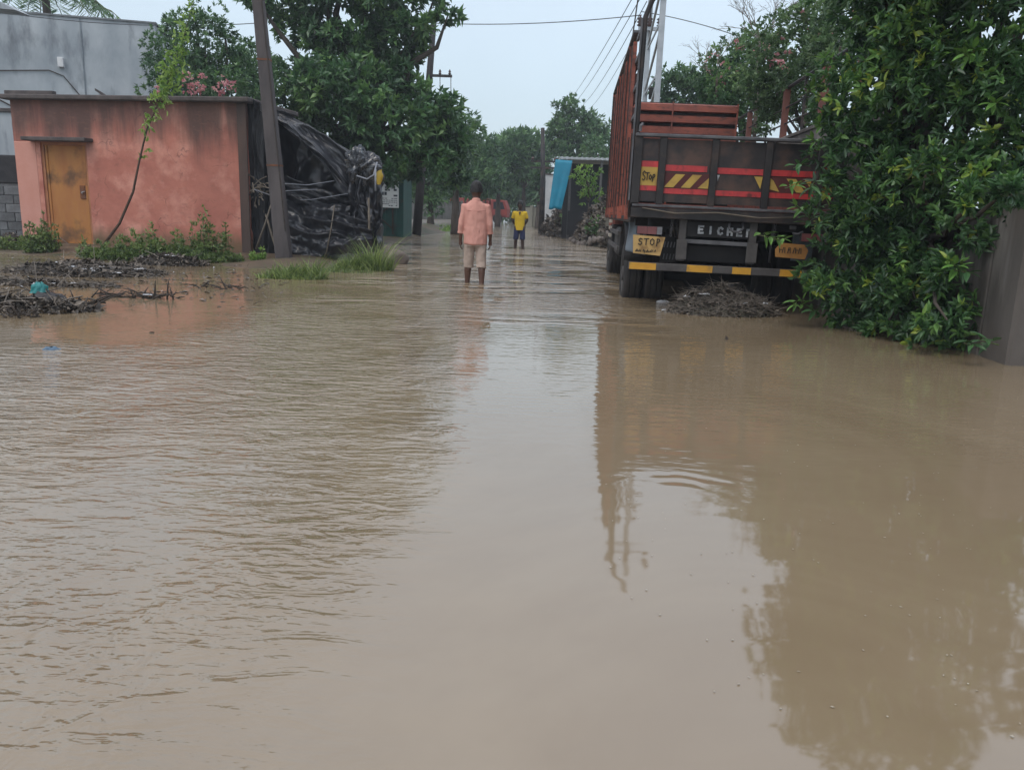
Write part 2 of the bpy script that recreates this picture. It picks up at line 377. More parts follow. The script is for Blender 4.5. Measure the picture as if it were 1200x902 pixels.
# ================================================================ orange hut
def hut_mat():
    m = mat('orange_render', (.50, .195, .14), (.38, .135, .10), 1.9, .85, bump=.35, bscale=16, c3=(.62, .29, .22), c3_scale=1.2, c3_amt=.5)
    t = m.node_tree; N = t.nodes; Lk = t.links; b = N['Principled BSDF']
    src = b.inputs['Base Color'].links[0].from_socket
    co = N.new('ShaderNodeTexCoord'); sp = N.new('ShaderNodeSeparateXYZ'); Lk.new(co.outputs['Object'], sp.inputs[0])
    mp = N.new('ShaderNodeMapping'); mp.inputs['Scale'].default_value = (1.3, 1.3, .16); Lk.new(co.outputs['Object'], mp.inputs[0])
    n = N.new('ShaderNodeTexNoise'); n.inputs['Scale'].default_value = 1.5; n.inputs['Detail'].default_value = 7; n.inputs['Roughness'].default_value = .65
    Lk.new(mp.outputs[0], n.inputs['Vector'])
    def mth(op, a, b_):
        x = N.new('ShaderNodeMath'); x.operation = op; x.use_clamp = op == 'MULTIPLY'
        for i, v in enumerate((a, b_)):
            if isinstance(v, (int, float)): x.inputs[i].default_value = v
            else: Lk.new(v, x.inputs[i])
        return x.outputs[0]
    def mr(x, a, b_, c=0, d=1):
        q = N.new('ShaderNodeMapRange'); q.interpolation_type = 'SMOOTHSTEP'
        for i, v in ((1, a), (2, b_), (3, c), (4, d)): q.inputs[i].default_value = v
        Lk.new(x, q.inputs[0]); return q.outputs[0]
    # rain streaks of black algae running down from the roof slab (dirt of its own shape)
    top = mr(sp.outputs['Z'], 1.1, 3.1, -.32, .34)
    st = mr(mth('ADD', n.outputs['Fac'], top), .46, .88, 0, .85)
    foot = mr(mth('ADD', mr(sp.outputs['Z'], .95, .0, 0, .62), mth('MULTIPLY', n.outputs['Fac'], .8)), .55, .95, 0, .85)
    a1 = N.new('ShaderNodeMix'); a1.data_type = 'RGBA'; a1.inputs[7].default_value = (.055, .045, .04, 1)
    Lk.new(src, a1.inputs[6]); Lk.new(st, a1.inputs[0])
    a2 = N.new('ShaderNodeMix'); a2.data_type = 'RGBA'; a2.inputs[7].default_value = (.12, .095, .05, 1)
    Lk.new(a1.outputs[2], a2.inputs[6]); Lk.new(foot, a2.inputs[0])
    vo = N.new('ShaderNodeTexVoronoi'); vo.feature = 'DISTANCE_TO_EDGE'; vo.inputs['Scale'].default_value = .8
    wn = N.new('ShaderNodeTexNoise'); wn.inputs['Scale'].default_value = 2.5; wn.inputs['Detail'].default_value = 8; Lk.new(co.outputs['Object'], wn.inputs['Vector'])
    va = N.new('ShaderNodeVectorMath'); va.operation = 'ADD'; Lk.new(co.outputs['Object'], va.inputs[0]); Lk.new(wn.outputs['Color'], va.inputs[1]); Lk.new(va.outputs[0], vo.inputs['Vector'])
    crk = mth('MULTIPLY', mr(vo.outputs['Distance'], .012, .0, 0, .55), mr(wn.outputs['Fac'], .45, .6))
    fine = N.new('ShaderNodeTexNoise'); fine.inputs['Scale'].default_value = 7; fine.inputs['Detail'].default_value = 9; fine.inputs['Roughness'].default_value = .75
    mf = N.new('ShaderNodeMapping'); mf.inputs['Scale'].default_value = (.6, 1, 1.5); Lk.new(co.outputs['Object'], mf.inputs[0]); Lk.new(mf.outputs[0], fine.inputs['Vector'])
    a3 = N.new('ShaderNodeMix'); a3.data_type = 'RGBA'; a3.inputs[7].default_value = (.24, .12, .085, 1)
    Lk.new(a2.outputs[2], a3.inputs[6]); Lk.new(mr(fine.outputs['Fac'], .50, .72, 0, .55), a3.inputs[0])
    a4 = N.new('ShaderNodeMix'); a4.data_type = 'RGBA'; a4.inputs[7].default_value = (.06, .04, .035, 1)
    Lk.new(a3.outputs[2], a4.inputs[6]); Lk.new(crk, a4.inputs[0])
    Lk.new(a4.outputs[2], b.inputs['Base Color']); return m
ORANGE = hut_mat()
SLAB = mat('stained_concrete', (.12, .10, .095), (.055, .05, .048), 4, .9, bump=.5, bscale=20)
PINKP = mat('pale_orange_render', (.60, .30, .24), (.54, .25, .19), 2, .85, bump=.3, bscale=16)
DOORM = mat('rusty_yellow_door', (.44, .20, .055), (.36, .14, .045), 3, .6, bump=.25, bscale=9, stretch=(1, 1, .3), c3=(.15, .075, .035), c3_scale=1.7, c3_amt=.45)
RUST = mat('rust', (.20, .075, .03), (.09, .045, .03), 6, .8)
PL = Vector((-11.05, 18.0, 0)); PR = Vector((-5.72, 17.25, 0)); fx = (PR - PL).normalized(); fy = Vector((-fx.y, fx.x, 0))
hut = thing('orange_hut', 'low flat roofed hut in stained salmon orange plaster with a rusty yellow door', 'hut', PL, (0, 0, math.atan2(fx.y, fx.x)))
HL = (PR - PL).length; HD = 2.3; HT = 3.16
# door opening 0.95..1.95
d0, d1, dh = .62, 1.72, 2.30
mb = MB()
mb.b2((.52, 0, -.2), (d0 - .0, .22, dh)); mb.b2((d1, 0, -.2), (HL - .0, .22, HT)); mb.b2((0, 0, dh), (d1, .22, HT))
mb.b2((0, HD - .22, -.2), (HL, HD, HT)); mb.b2((HL - .22, .22, -.2), (HL, HD - .22, HT)); mb.b2((0, .22, -.2), (.22, HD - .22, HT))
mb.build('wall', ORANGE, hut)
MB().b2((0, -.01, -.2), (.52, .219, dh - .002)).build('wall_panel', PINKP, hut, bevel=.01)
MB().b2((-.14, -.16, HT), (HL + .16, HD + .1, HT + .10)).build('roof', SLAB, hut, bevel=.02)
MB().b2((-.10, -.03, HT + .10), (1.05, .10, HT + .19)).build('roof_kerb', SLAB, hut, bevel=.01)
MB().b2((d0 - .22, -.30, dh + .005), (d1 + .18, .0, dh + .085)).build('lintel', SLAB, hut, bevel=.012)
MB().b2((HL - .17, -.035, -.2), (HL + .035, .0 - .002, HT - .003)).build('pilaster', mat('black_stained_render', (.105, .068, .055), (.045, .038, .035), 1.8, .9, stretch=(1, 1, .3), bump=.3), hut, bevel=.01)
MB().b2((d0 - .1, -.25, -.2), (d1 + .12, .0 - .004, .085)).build('doorstep', SLAB, hut, bevel=.02)
fr = MB(); fr.b2((d0, .03, .09), (d0 + .06, .12, dh)).b2((d1 - .06, .03, .09), (d1, .12, dh)).b2((d0 + .06, .03, dh - .06), (d1 - .06, .12, dh))
fr.build('door_frame', mat('door_frame_paint', (.45, .20, .10), (.30, .12, .06), 4, .7), hut)
dr = MB().b2((d0 + .065, .06, .10), (d1 - .065, .10, dh - .065)).build('door', DOORM, hut)
for z0 in (.12,): MB().b2((d0 + .075, .045, z0), (d1 - .075, .0585, z0 + .05)).build('rib', DOORM, dr)
for x0 in (d0 + .075, d1 - .125): MB().b2((x0, .044, .10), (x0 + .05, .0575, dh - .07)).build('rib', DOORM, dr)
MB().b2((d1 - .26, .035, 1.12), (d1 - .14, .058, 1.40)).build('lock_plate', RUST, dr)
hb = MB().tube([(d1 - .20, .03, 1.22), (d1 - .20, .0, 1.25), (d1 - .14, .0, 1.27), (d1 - .14, .03, 1.27)], .012, 6)
hb.build('handle', mat('galvanised', (.5, .5, .5), (.35, .35, .35), 9, .45, .6), dr)

# ================================================================ grey two-storey building behind
GREY = mat('bare_grey_render', (.50, .54, .56), (.30, .34, .37), .8, .92, bump=.5, bscale=10, stretch=(1, 1, .6), contrast=.16, c3=(.16, .18, .20), c3_scale=1.3, c3_amt=.35, c3_stretch=(1, 1, .35))
A0 = at(-60, 5, 26.0); A1 = at(181, 24, 27.4); zt = 6.68
gb = thing('grey_building', 'tall windowless grey cement building behind the orange hut', 'building', (A0.x, A0.y, 0), (0, 0, math.atan2(A1.y - A0.y, A1.x - A0.x)))
GL = (Vector((A1.x, A1.y)) - Vector((A0.x, A0.y))).length
MB().b2((0, 0, -.3), (GL, 7, zt)).build('wall', GREY, gb)
MB().b2((-.05, -.05, zt), (GL + .05, 7, zt + .05)).build('parapet', mat('weathered_coping', (.24, .26, .27), (.14, .15, .16), 4, .9), gb)
for x in (GL * .62,): MB().b2((x, -.028, 0), (x + .035, 0, zt - .002)).build('expansion_joint', mat('joint_%d' % int(x), (.25, .29, .32), None, 5, .9), gb)
MB().b2((GL * .50, -.16, 5.15), (GL * .50 + .17, -.001, 5.45)).build('meter_box', mat('white_plastic', (.75, .76, .76), (.62, .63, .64), 8, .5), gb, bevel=.015)
MB().tube([(GL * .1, -.03, 4.9), (GL * .45, -.03, 5.05), (GL * .52, -.03, 4.9), (GL * .62, -.04, 4.15), (GL * .7, -.04, 3.8), (GL * .99, -.04, 3.35)], .016, 5).build('cable', twig_dark, gb)
MB().tube([(GL * .02, -.04, 4.6), (GL * .3, -.05, 3.75), (GL * .52, -.04, 3.45)], .022, 5).build('cable', twig_dark, gb)
MB().prism([(GL * .715, -.6, 2.9), (GL * .80, -.6, 2.9), (GL * .80, -.6, 4.05), (GL * .715, -.6, 4.42)], (0, 1, 0), .55).build('lean_to_wall', GREY, gb)
MB().prism([(GL * .70, -.75, 4.44), (GL * .82, -.75, 3.98), (GL * .82, -.75, 4.05), (GL * .70, -.75, 4.51)], (0, 1, 0), .72).build('lean_to_roof', SLAB, gb)
MB().b2((GL * .82, -.75, 3.2), (GL * 1.0, -.05, 3.98)).build('lean_to_wall', SLAB, gb)
MB().b2((GL * .41, -.8, 3.1), (GL * .50, -.35, 4.32)).build('roof_tank_base', GREY, gb, bevel=.02)

# block wall at the far left
bw = thing('block_wall', 'dark grey concrete block wall left of the orange hut', 'wall', (-14.6, 19.3, 0), (0, 0, math.radians(-3)))
MB().b2((0, .05, -.3), (3.4, .2, 2.0)).build('mortar', mat('mortar', (.20, .20, .20), (.13, .13, .13), 8, .95), bw)
BLK = mat('concrete_block', (.17, .18, .185), (.10, .105, .11), 5, .92, bump=.5, bscale=25, vary=.22)
bme = None
for r in range(7):
    for c in range(9):
        x0 = .02 + c * .41 - (.2 if r % 2 else 0)
        if x0 < -.01 or x0 > 3.0: continue
        if bme is None:
            bo = MB().box((0, 0, 0), (.395, .17, .195)).build('block', BLK, bw, bevel=.008); bme = bo
        else: bo = copy_obj(bme, bw)
        bo.location = (x0 + .2, .095 + .006 * ((r * 7 + c * 3) % 3), .02 + r * .205)
MB().b2((0, .0, 1.42), (3.4, .22, 2.06)).build('dark_plaster', mat('black_mossy_plaster', (.045, .045, .047), (.025, .025, .028), 5, .9, bump=.5), bw, bevel=.02)
pw = thing('pale_wall', 'streaked pale cement wall standing behind the dark block wall', 'wall', (-17.5, 22.6, 0))
MB().b2((0, 0, -.3), (4.35, .2, 3.35)).build('wall', mat('pale_streaked_render', (.42, .46, .48), (.30, .33, .36), 2, .9, stretch=(1, 1, .25), c3=(.12, .13, .14), c3_scale=3, c3_amt=.3, c3_stretch=(1, 1, .2)), pw)
MB().b2((0, -.06, 3.35), (4.4, .25, 3.45)).build('coping', SLAB, pw, bevel=.01)

# ================================================================ poles, kiosk, tarpaulin shelter
POLEC = mat('weathered_concrete_pole', (.115, .10, .098), (.065, .058, .058), 3, .9, bump=.4, bscale=20, stretch=(1, 1, .3))
pb = gnd(333, 304); pb.y = 16.55; pb.x = at(333, 300, 16.55).x
ptop = at(303, 0, 16.55); dirp = (ptop - Vector((pb.x, 16.55, .05))).normalized()
cp = thing('utility_pole', 'thick leaning concrete utility pole in front of the black tarpaulin', 'utility pole', (pb.x, pb.y, 0))
b0 = -dirp * .3; tp = dirp * 8.2
mb = MB(); pts = [b0, tp]
for (p, sx, sy) in ((b0, .155, .12), (tp, .075, .06)):
    mb.v += [(p.x + a * sx, p.y + b * sy, p.z) for a, b in ((-1, -1), (1, -1), (1, 1), (-1, 1))]
mb.f += [(0, 1, 2, 3), (7, 6, 5, 4)] + [(i, i + 4, (i + 1) % 4 + 4, (i + 1) % 4) for i in range(4)]
mb.build('shaft', POLEC, cp, bevel=.015)
for zz in (1.9, 3.9):
    c = dirp * zz; MB().box((c.x, c.y, c.z), (.31 - zz * .018, .25 - zz * .014, .035)).build('band', RUST, cp)
MB().tube([dirp * .6 + Vector((.12, -.135, 0)), dirp * 2.5 + Vector((.11, -.125, 0)), dirp * 5.2 + Vector((.09, -.10, 0)), dirp * 7.9 + Vector((.07, -.08, 0))], .012, 5).build('cable', twig_dark, cp)
MB().b2((-.72, -.06, 7.3), (.35, .02, 7.4)).build('crossarm', RUST, cp)

DARKP = mat('dark_iron', (.05, .045, .045), (.03, .026, .026), 5, .7)
# wooden pole further away
b2 = gnd(488, 276); t2 = at(509, 18, b2.y)
wp = thing('wooden_pole', 'tall dark wooden pole leaning right beside the big tree', 'utility pole', (b2.x, b2.y, 0))
v = t2 - Vector((b2.x, b2.y, 0))
MB().tube([v * -.03, v * .3, v * .6, v], [.2, .17, .15, .11], 10).build('shaft', mat('black_tarred_wood', (.035, .03, .03), (.02, .018, .018), 5, .8), wp, smooth=True)
c = v * .735
MB().b2((c.x - .1, c.y - .17, c.z - .05), (c.x + .95, c.y - .08, c.z + .05)).build('crossarm', DARKP, wp)
INS = mat('brown_insulator', (.09, .05, .04), (.05, .03, .03), 8, .35)
for dx in (.45, .85): MB().rings([(c.x + dx, c.y - .12, c.z + z, r, r) for z, r in ((.05, .03), (.1, .07), (.13, .03), (.17, .06), (.22, .03), (.26, .01))], 8).build('insulator', INS, wp, smooth=True)
for dx in (.45, .9): MB().tube([(c.x + dx, c.y - .12, c.z), (c.x + dx + .02, c.y - .1, c.z - 1.2), (c.x + dx, c.y, c.z - 2.6)], .015, 4).build('hanging_cable', twig_dark, wp)

# green kiosk with the notice
GREENP = mat('green_painted_sheet', (.018, .085, .070), (.012, .055, .048), 3, .6, c3=(.05, .06, .05), c3_scale=4, c3_amt=.3)
ks = thing('green_kiosk', 'dark green sheet metal kiosk under the trees with a white notice', 'kiosk', (-6.75, 30.6, .05))
MB().b2((0, 0, 0), (2.45, 2.4, 2.5)).build('body', GREENP, ks)
MB().b2((-.2, -.5, 2.5), (2.7, 2.6, 2.58)).build('roof', mat('dark_roof_sheet', (.05, .055, .055), (.03, .032, .032), 5, .7), ks)
for i in range(6): MB().b2((.02 + i * .42, -.035, .12), (.10 + i * .42, -.001, 2.4)).build('rib', GREENP, ks)
MB().bar((1.0, -.05, .35), (2.0, -.05, 1.2), .05, .03, up=(0, 1, 0)).build('brace', twig_dark, ks)
MB().bar((2.0, -.07, .35), (1.0, -.07, 1.2), .05, .03, up=(0, 1, 0)).build('brace', twig_dark, ks)
MB().b2((2.02, -.06, .1), (2.08, -.036, 1.25)).build('brace', twig_dark, ks)
np_ = at(443, 243, 30.45); npt = at(467, 212, 30.45)
nb = thing('notice_board', 'white printed notice fixed to the green kiosk wall', 'sign', (np_.x, 30.5, np_.z))
NW, NH = npt.x - np_.x, npt.z - np_.z
MB().b2((0, 0, 0), (NW, .03, NH)).build('board', mat('white_notice', (.80, .84, .84), (.70, .74, .74), 3, .6), nb)
INK = mat('notice_ink', (.06, .08, .10), (.04, .05, .07), 9, .7)
mb = MB(); rd = random.Random(4)
for z, h in ((.90, .05), (.62, .07), (.33, .022), (.26, .022), (.19, .022), (.12, .03), (.06, .03)):
    x = .06
    while x < .9:
        wd = rd.uniform(.04, .16)
        if rd.random() < .8: mb.b2((x * NW, -.006, z * NH), (min(.93, x + wd) * NW, -.001, (z + h) * NH))
        x += wd + .03
for x in (.16, .30): mb.b2((x * NW, -.006, .46 * NH), (x * NW + .09, -.001, .58 * NH))
for x in (.33, .38, .43, .68, .74, .79): mb.b2((x * NW, -.006, .70 * NH), (x * NW + .03, -.001, .80 * NH))
mb.b2((.75 * NW, -.006, .42 * NH), (.93 * NW, -.001, .48 * NH))
mb.build('lettering', INK, nb, kind='stuff')

# tarpaulin shelter
TARP = mat('black_tarpaulin', (.016, .017, .021), (.026, .028, .034), 3, .30, bump=.35, bscale=9, spec=.6)
TARP2 = mat('dull_black_cloth', (.010, .011, .013), (.016, .017, .02), 4, .6, bump=.3, bscale=12)
WOODP = mat('split_bamboo', (.19, .16, .12), (.10, .085, .07), 6, .8)
sh = thing('tarpaulin_shelter', 'shelter wrapped in crumpled black plastic sheeting beside the orange hut', 'shelter', (-4.4, 17.9, 0))
def cloth(corner, nu, nv, amp, seed, folds=(6, 3), fd=.05):
    """corner(u,v) -> point; wrinkles pushed along -y and z"""
    def fn(u, v):
        p = Vector(corner(u, v))
        f = math.sin((u * folds[0] + v * folds[1] + nz(u * 3, v * 3, seed) * .8) * 2 * PI)
        f = 1 - 2 * abs(math.sin((u * folds[0] + v * folds[1] + nz(u * 2.2, v * 2.2, seed) * 1.1) * PI)) ** .8
        a = nz(u * 6, v * 4, seed + 5) * amp * 1.3 + nz(u * 19, v * 15, seed + 9) * amp * .28 + f * fd
        return p + Vector((nz(u * 7, v * 7, seed + 2) * amp * .4, -a, a * .35))
    return MB().grid(fn, nu, nv)
def quadmap(pts):                       # bilinear through four pixel corners at their own distances
    P4 = [at(*p) for p in pts]
    return lambda u, v: (P4[0].lerp(P4[1], u)).lerp(P4[3].lerp(P4[2], u), v)
def build_cloth(c, name, m, par, nu=70, nv=50, amp=.08, seed=1, folds=(3, 4), fd=.04):
    o = cloth(c, nu, nv, amp, seed, folds, fd).build(name, m, par, smooth=True, world=True); return o
# dark curtain behind everything
build_cloth(quadmap([(286, 116, 18.0), (436, 190, 17.85), (442, 296, 17.85), (290, 300, 18.0)]), 'curtain', TARP, sh, 70, 50, .14, 3, (3.5, 1.6), .09)
# upper sheet: from the hut roof sagging down to the crumpled bundle
def upper(u, v):
    top = at(284 + u * 140, 112 + 74 * u ** .9 - 10 * math.sin(u * PI), 17.9 - .3 * u)
    low_px = (300 + u * 126, 128 + 128 * u ** 1.05 - 14 * math.sin(u * PI))
    low = at(*low_px, 17.25 - .15 * u)
    return top.lerp(low, v)
build_cloth(upper, 'roof_sheet', TARP, sh, 110, 50, .11, 11, (.5, 2.1), .07)
back = lambda u, v: at(284 + u * 140, 112 + 74 * u ** .9 - 10 * math.sin(u * PI), 17.9 - .3 * u) + Vector((0, v * 2.6, -.05 - .5 * v))
build_cloth(back, 'top_sheet', TARP, sh, 60, 30, .07, 17, (3, 2), .03)
# middle band
build_cloth(quadmap([(330, 205, 17.5), (428, 238, 17.35), (432, 262, 17.35), (330, 232, 17.5)]), 'middle_sheet', TARP, sh, 60, 24, .10, 23, (.5, 1.6), .06)
# lower drape, folds fan from upper left to lower right
def lower(u, v):
    a = at(322, 232, 17.55).lerp(at(436, 236 + 14 * u, 17.3), u) if False else at(322 + 114 * u, 232 + 12 * u, 17.5 - .15 * u)
    b_ = at(334 + 104 * u, 300 - 4 * u, 17.25 - .2 * math.sin(u * PI))
    return a.lerp(b_, v) + Vector((0, -.14 * math.sin(v * PI), 0))
build_cloth(lower, 'lower_sheet', TARP, sh, 110, 60, .15, 31, (-1.3, 2.2), .085)
build_cloth(quadmap([(287, 114, 17.35), (318, 124, 17.2), (322, 300, 17.25), (291, 302, 17.4)]), 'side_curtain', TARP2, sh, 30, 50, .08, 53, (3, .4), .05)
# crumpled bundle at the corner and hanging end
rngt = np.random.default_rng(8)
def bundle(u, v):
    th = u * 2 * PI; ph = (v - .5) * PI
    c = at(424, 196, 17.4); r = .92 + .45 * nz(math.cos(th) * 1.6, math.sin(th) * 1.6, v * 3 + 3) + .42 * abs(nz(math.cos(th) * 4, math.sin(th) * 4, v * 7))
    return c + Vector((math.cos(th) * math.cos(ph) * .38 * r, math.sin(th) * math.cos(ph) * .34 * r, math.sin(ph) * .36 * r))
MB().grid(bundle, 60, 40).build('crumpled_bundle', mat('glossy_black_plastic', (.018, .02, .024), (.05, .055, .065), 5, .2, spec=.8, contrast=.06), sh, world=True)
build_cloth(quadmap([(408, 205, 17.2), (446, 205, 17.5), (447, 292, 17.5), (412, 296, 17.2)]), 'hanging_sheet', TARP, sh, 40, 60, .16, 41, (2.5, .6), .07)
build_cloth(quadmap([(441, 200, 17.5), (447, 205, 19.8), (449, 285, 19.8), (443, 296, 17.5)]), 'side_sheet', TARP2, sh, 30, 40, .1, 47, (3, .5), .05)
def stick(par, a, b_, r, m=WOODP, name='pole'):
    a, b_ = Vector(a), Vector(b_); mid = a.lerp(b_, .5) + Vector((.02, 0, .015))
    return MB().tube([a, mid, b_], [r, r * .9, r * .7], 6).build(name, m, par, smooth=True, world=True)
stick(sh, at(300, 292, 17.0), at(320, 232, 17.1), .022); stick(sh, at(326, 300, 16.9), at(298, 215, 17.6), .028)
stick(sh, at(381, 303, 16.95), at(392, 240, 17.1), .016); stick(sh, at(296, 165, 17.9), at(296, 300, 17.9), .04)
stick(sh, at(404, 188, 17.25), at(443, 188, 17.3), .015); stick(sh, at(431, 300, 17.2), at(432, 232, 17.2), .03)
RP = mat('pale_rope', (.30, .32, .36), (.2, .21, .24), 9, .6)
def rope(pts, r=.009, par=sh, m=RP): return MB().tube([at(*p) for p in pts], r, 5).build('rope', m, par, smooth=True, world=True)
rope([(332, 215, 17.2), (360, 217, 17.15), (392, 212, 17.2)]); rope([(352, 234, 17.05), (365, 234, 17.05), (408, 227, 17.1)], .007)
rope([(418, 206, 16.95), (430, 210, 16.9), (438, 205, 16.9), (442, 190, 17.0)], .016); rope([(330, 224, 17.2), (372, 222, 17.2)])
rope([(303, 226, 17.0), (298, 222, 17.0), (320, 230, 16.95)]); rope([(440, 198, 16.9), (440, 224, 16.9)], .02)
mb = MB(); rd = random.Random(9)
for i in range(26):
    a = at(296 + rd.uniform(-3, 12), 214 + rd.uniform(0, 18), 17.15 + rd.uniform(0, .3)); d = Vector((rd.uniform(-.4, .5), rd.uniform(-.2, .1), rd.uniform(-.25, .25)))
    mb.tube([a, a + d * .5 + Vector((0, 0, .03)), a + d], .012, 4)
mb.build('brushwood', WOODP, sh, world=True, kind='stuff')
yb = thing('yellow_bag', 'small yellow plastic bag hanging on the corner of the black shelter', 'bag', at(444, 205, 17.25))
def ybf(u, v):
    th = u * 2 * PI; r = (.035 + .05 * math.sin(v * PI)) * (1 + .3 * nz(math.cos(th) * 2, math.sin(th) * 2, v * 5))
    return (math.cos(th) * r, math.sin(th) * r * .6, .16 - v * .36)
MB().grid(ybf, 14, 12).build('bag', mat('yellow_plastic', (.55, .38, .05), (.42, .28, .03), 9, .4), yb, smooth=True)
MB().tube([(0, 0, .14), (.01, 0, .2), (-.01, 0, .27)], .008, 5).build('knot', TARP2, yb)

# ================================================================ the truck
RED = mat('faded_red_paint', (.33, .095, .062), (.20, .065, .048), 3, .7, bump=.15, bscale=12, c3=(.12, .05, .04), c3_scale=5, c3_amt=.5, c3_stretch=(1, 1, 3), vary=.28)
REDD = mat('shaded_red_plank', (.06, .022, .02), (.03, .016, .015), 5, .8, vary=.25)  # plank red darkened to paint the shaded gaps between the posts
DARKM = mat('grimy_dark_steel', (.030, .027, .027), (.015, .014, .015), 4, .6, c3=(.075, .05, .04), c3_scale=2.5, c3_amt=.5)
PANEL = mat('worn_brown_panel', (.038, .030, .030), (.020, .018, .019), 3.5, .5, bump=.3, bscale=5, c3=(.085, .050, .038), c3_scale=2.4, c3_amt=.7)
EDGE = mat('worn_steel_edge', (.13, .13, .14), (.06, .06, .065), 6, .5)
FRM = mat('dusty_chassis', (.10, .095, .09), (.055, .05, .05), 5, .8)
BLACK = mat('chassis_black', (.014, .014, .015), (.022, .02, .02), 5, .75)
RUBBER = mat('tyre_rubber', (.022, .021, .021), (.040, .035, .031), 5, .85, bump=.3)
REDT = mat('red_reflective_band', (.55, .05, .05), (.34, .035, .04), 7, .4, c3=(.14, .03, .03), c3_scale=9, c3_amt=.35)
YEL = mat('dirty_yellow_paint', (.50, .34, .07), (.38, .24, .06), 6, .6, c3=(.20, .13, .05), c3_scale=4, c3_amt=.4)
YELB = mat('amber_reflector', (.62, .33, .03), (.50, .25, .03), 7, .45, c3=(.3, .18, .05), c3_scale=9, c3_amt=.35)
MAROON = mat('maroon_ground', (.10, .02, .02), (.06, .015, .015), 5, .6)
INKB = mat('black_lettering', (.02, .018, .015), (.03, .025, .02), 8, .7)
WHT = mat('worn_white_lettering', (.50, .52, .54), (.28, .30, .32), 18, .6, contrast=.08)
MUDF = mat('grey_canvas_flap', (.20, .235, .27), (.14, .17, .20), 3, .8, bump=.4, bscale=7)
YAW = math.radians(-4)
tk = thing('parked_truck', 'red high sided lorry seen from behind, parked with its wheels in the flood', 'truck', (2.59, 9.82, 0), (0, math.radians(.75), YAW))
HW = 1.22
# tailgate
tg = MB().b2((-HW + .05, .012, 1.30), (HW - .05, .04, 2.03)).build('tailgate', PANEL, tk)
posts = [-1.195, -.90, -.285, .345, .955, 1.195]
for i, x in enumerate(posts):
    wd = .05 if i in (0, 5) else .042
    MB().b2((x - wd, -.035, 1.27), (x + wd, .011, 2.045)).build('upright', DARKM, tg, bevel=.006)
MB().b2((-HW - .02, -.055, 2.046), (HW + .02, .06, 2.085)).build('top_rail', EDGE, tg, bevel=.008)
MB().b2((-HW + .0, -.030, 1.235), (HW, .04, 1.268)).build('bottom_rail', EDGE, tg, bevel=.006)
MB().b2((-HW - .01, -.02, 1.10), (HW + .01, .22, 1.232)).build('rear_cross_beam', DARKM, tk, bevel=.01)
def plate(x0, x1, z0, z1, y, m, name='band', skew=0):
    return MB().prism([(x0, y, z0), (x1, y, z0), (x1 + skew, y, z1), (x0 + skew, y, z1)], (0, 1, 0), .006).build(name, m, tg)
pan = [(-1.143, -.945), (-.855, -.330), (-.240, .300), (.390, .910), (1.0, 1.143)]
for i, (x0, x1) in enumerate(pan):
    if i in (0, 4):
        plate(x0, x1, 1.425, 1.485, .003, REDT); plate(x0, x1, 1.486, 1.70, .002, YEL, 'stop_sign'); plate(x0, x1, 1.701, 1.77, .003, REDT)
    else:
        plate(x0, x1, 1.40, 1.462, .003, REDT)
        if i == 1: plate(x0, x1 - .03, 1.665, 1.735, .003, REDT)
        else: plate(x0, x1, 1.655, 1.725, .003, REDT)
for i in (1, 3):
    x0, x1 = pan[i]; plate(x0, x1, 1.463, 1.645, .004, MAROON, 'stripe_ground')
    sg = 1 if i == 1 else -1
    for k in range(3):
        a = (x0 + .0 + k * .2) if i == 1 else (x0 + .12 + k * .2)
        if i == 1 and k == 2: poly = [(a, -.003, 1.475), (x1, -.003, 1.475), (x1, -.003, 1.60)]
        elif i == 3 and k == 2: poly = [(a, -.003, 1.475), (x1, -.003, 1.475), (x1 - .05, -.003, 1.63), (a - .12, -.003, 1.63)]
        else: poly = [(a, -.003, 1.475), (a + .11, -.003, 1.475), (a + .11 + sg * .13, -.003, 1.63), (a + sg * .13, -.003, 1.63)]
        if i == 3 and k == 0: poly = [(x0, -.003, 1.50), (x0 + .12, -.003, 1.475), (x0 + .04, -.003, 1.60), (x0, -.003, 1.63)]
        MB().prism(poly, (0, 1, 0), .006).build('stripe', YEL, tg)
MB().prism([(.20, -.001, 1.64), (.30, -.001, 1.64), (.285, -.001, 1.50)], (0, 1, 0), .008).build('stripe', YEL, tg)
MB().prism([(-.235, -.001, 1.64), (-.205, -.001, 1.64), (-.225, -.001, 1.57)], (0, 1, 0), .008).build('stripe', WHT, tg)
def strokes(lines, o, sx, sz, wdt, y, mb=None):
    mb = mb or MB()
    for k, l in enumerate(lines):
        for (a, b_) in zip(l, l[1:]):
            p = Vector((o[0] + a[0] * sx, y - .0006 * k, o[1] + a[1] * sz)); q = Vector((o[0] + b_[0] * sx, y - .0006 * k, o[1] + b_[1] * sz))
            d = (q - p).normalized() * wdt * .45; mb.bar(p - d, q + d, .006, wdt, up=(0, 1, 0)) if False else mb.bar(p - d, q + d, wdt, .006, up=(0, 1, 0))
    return mb
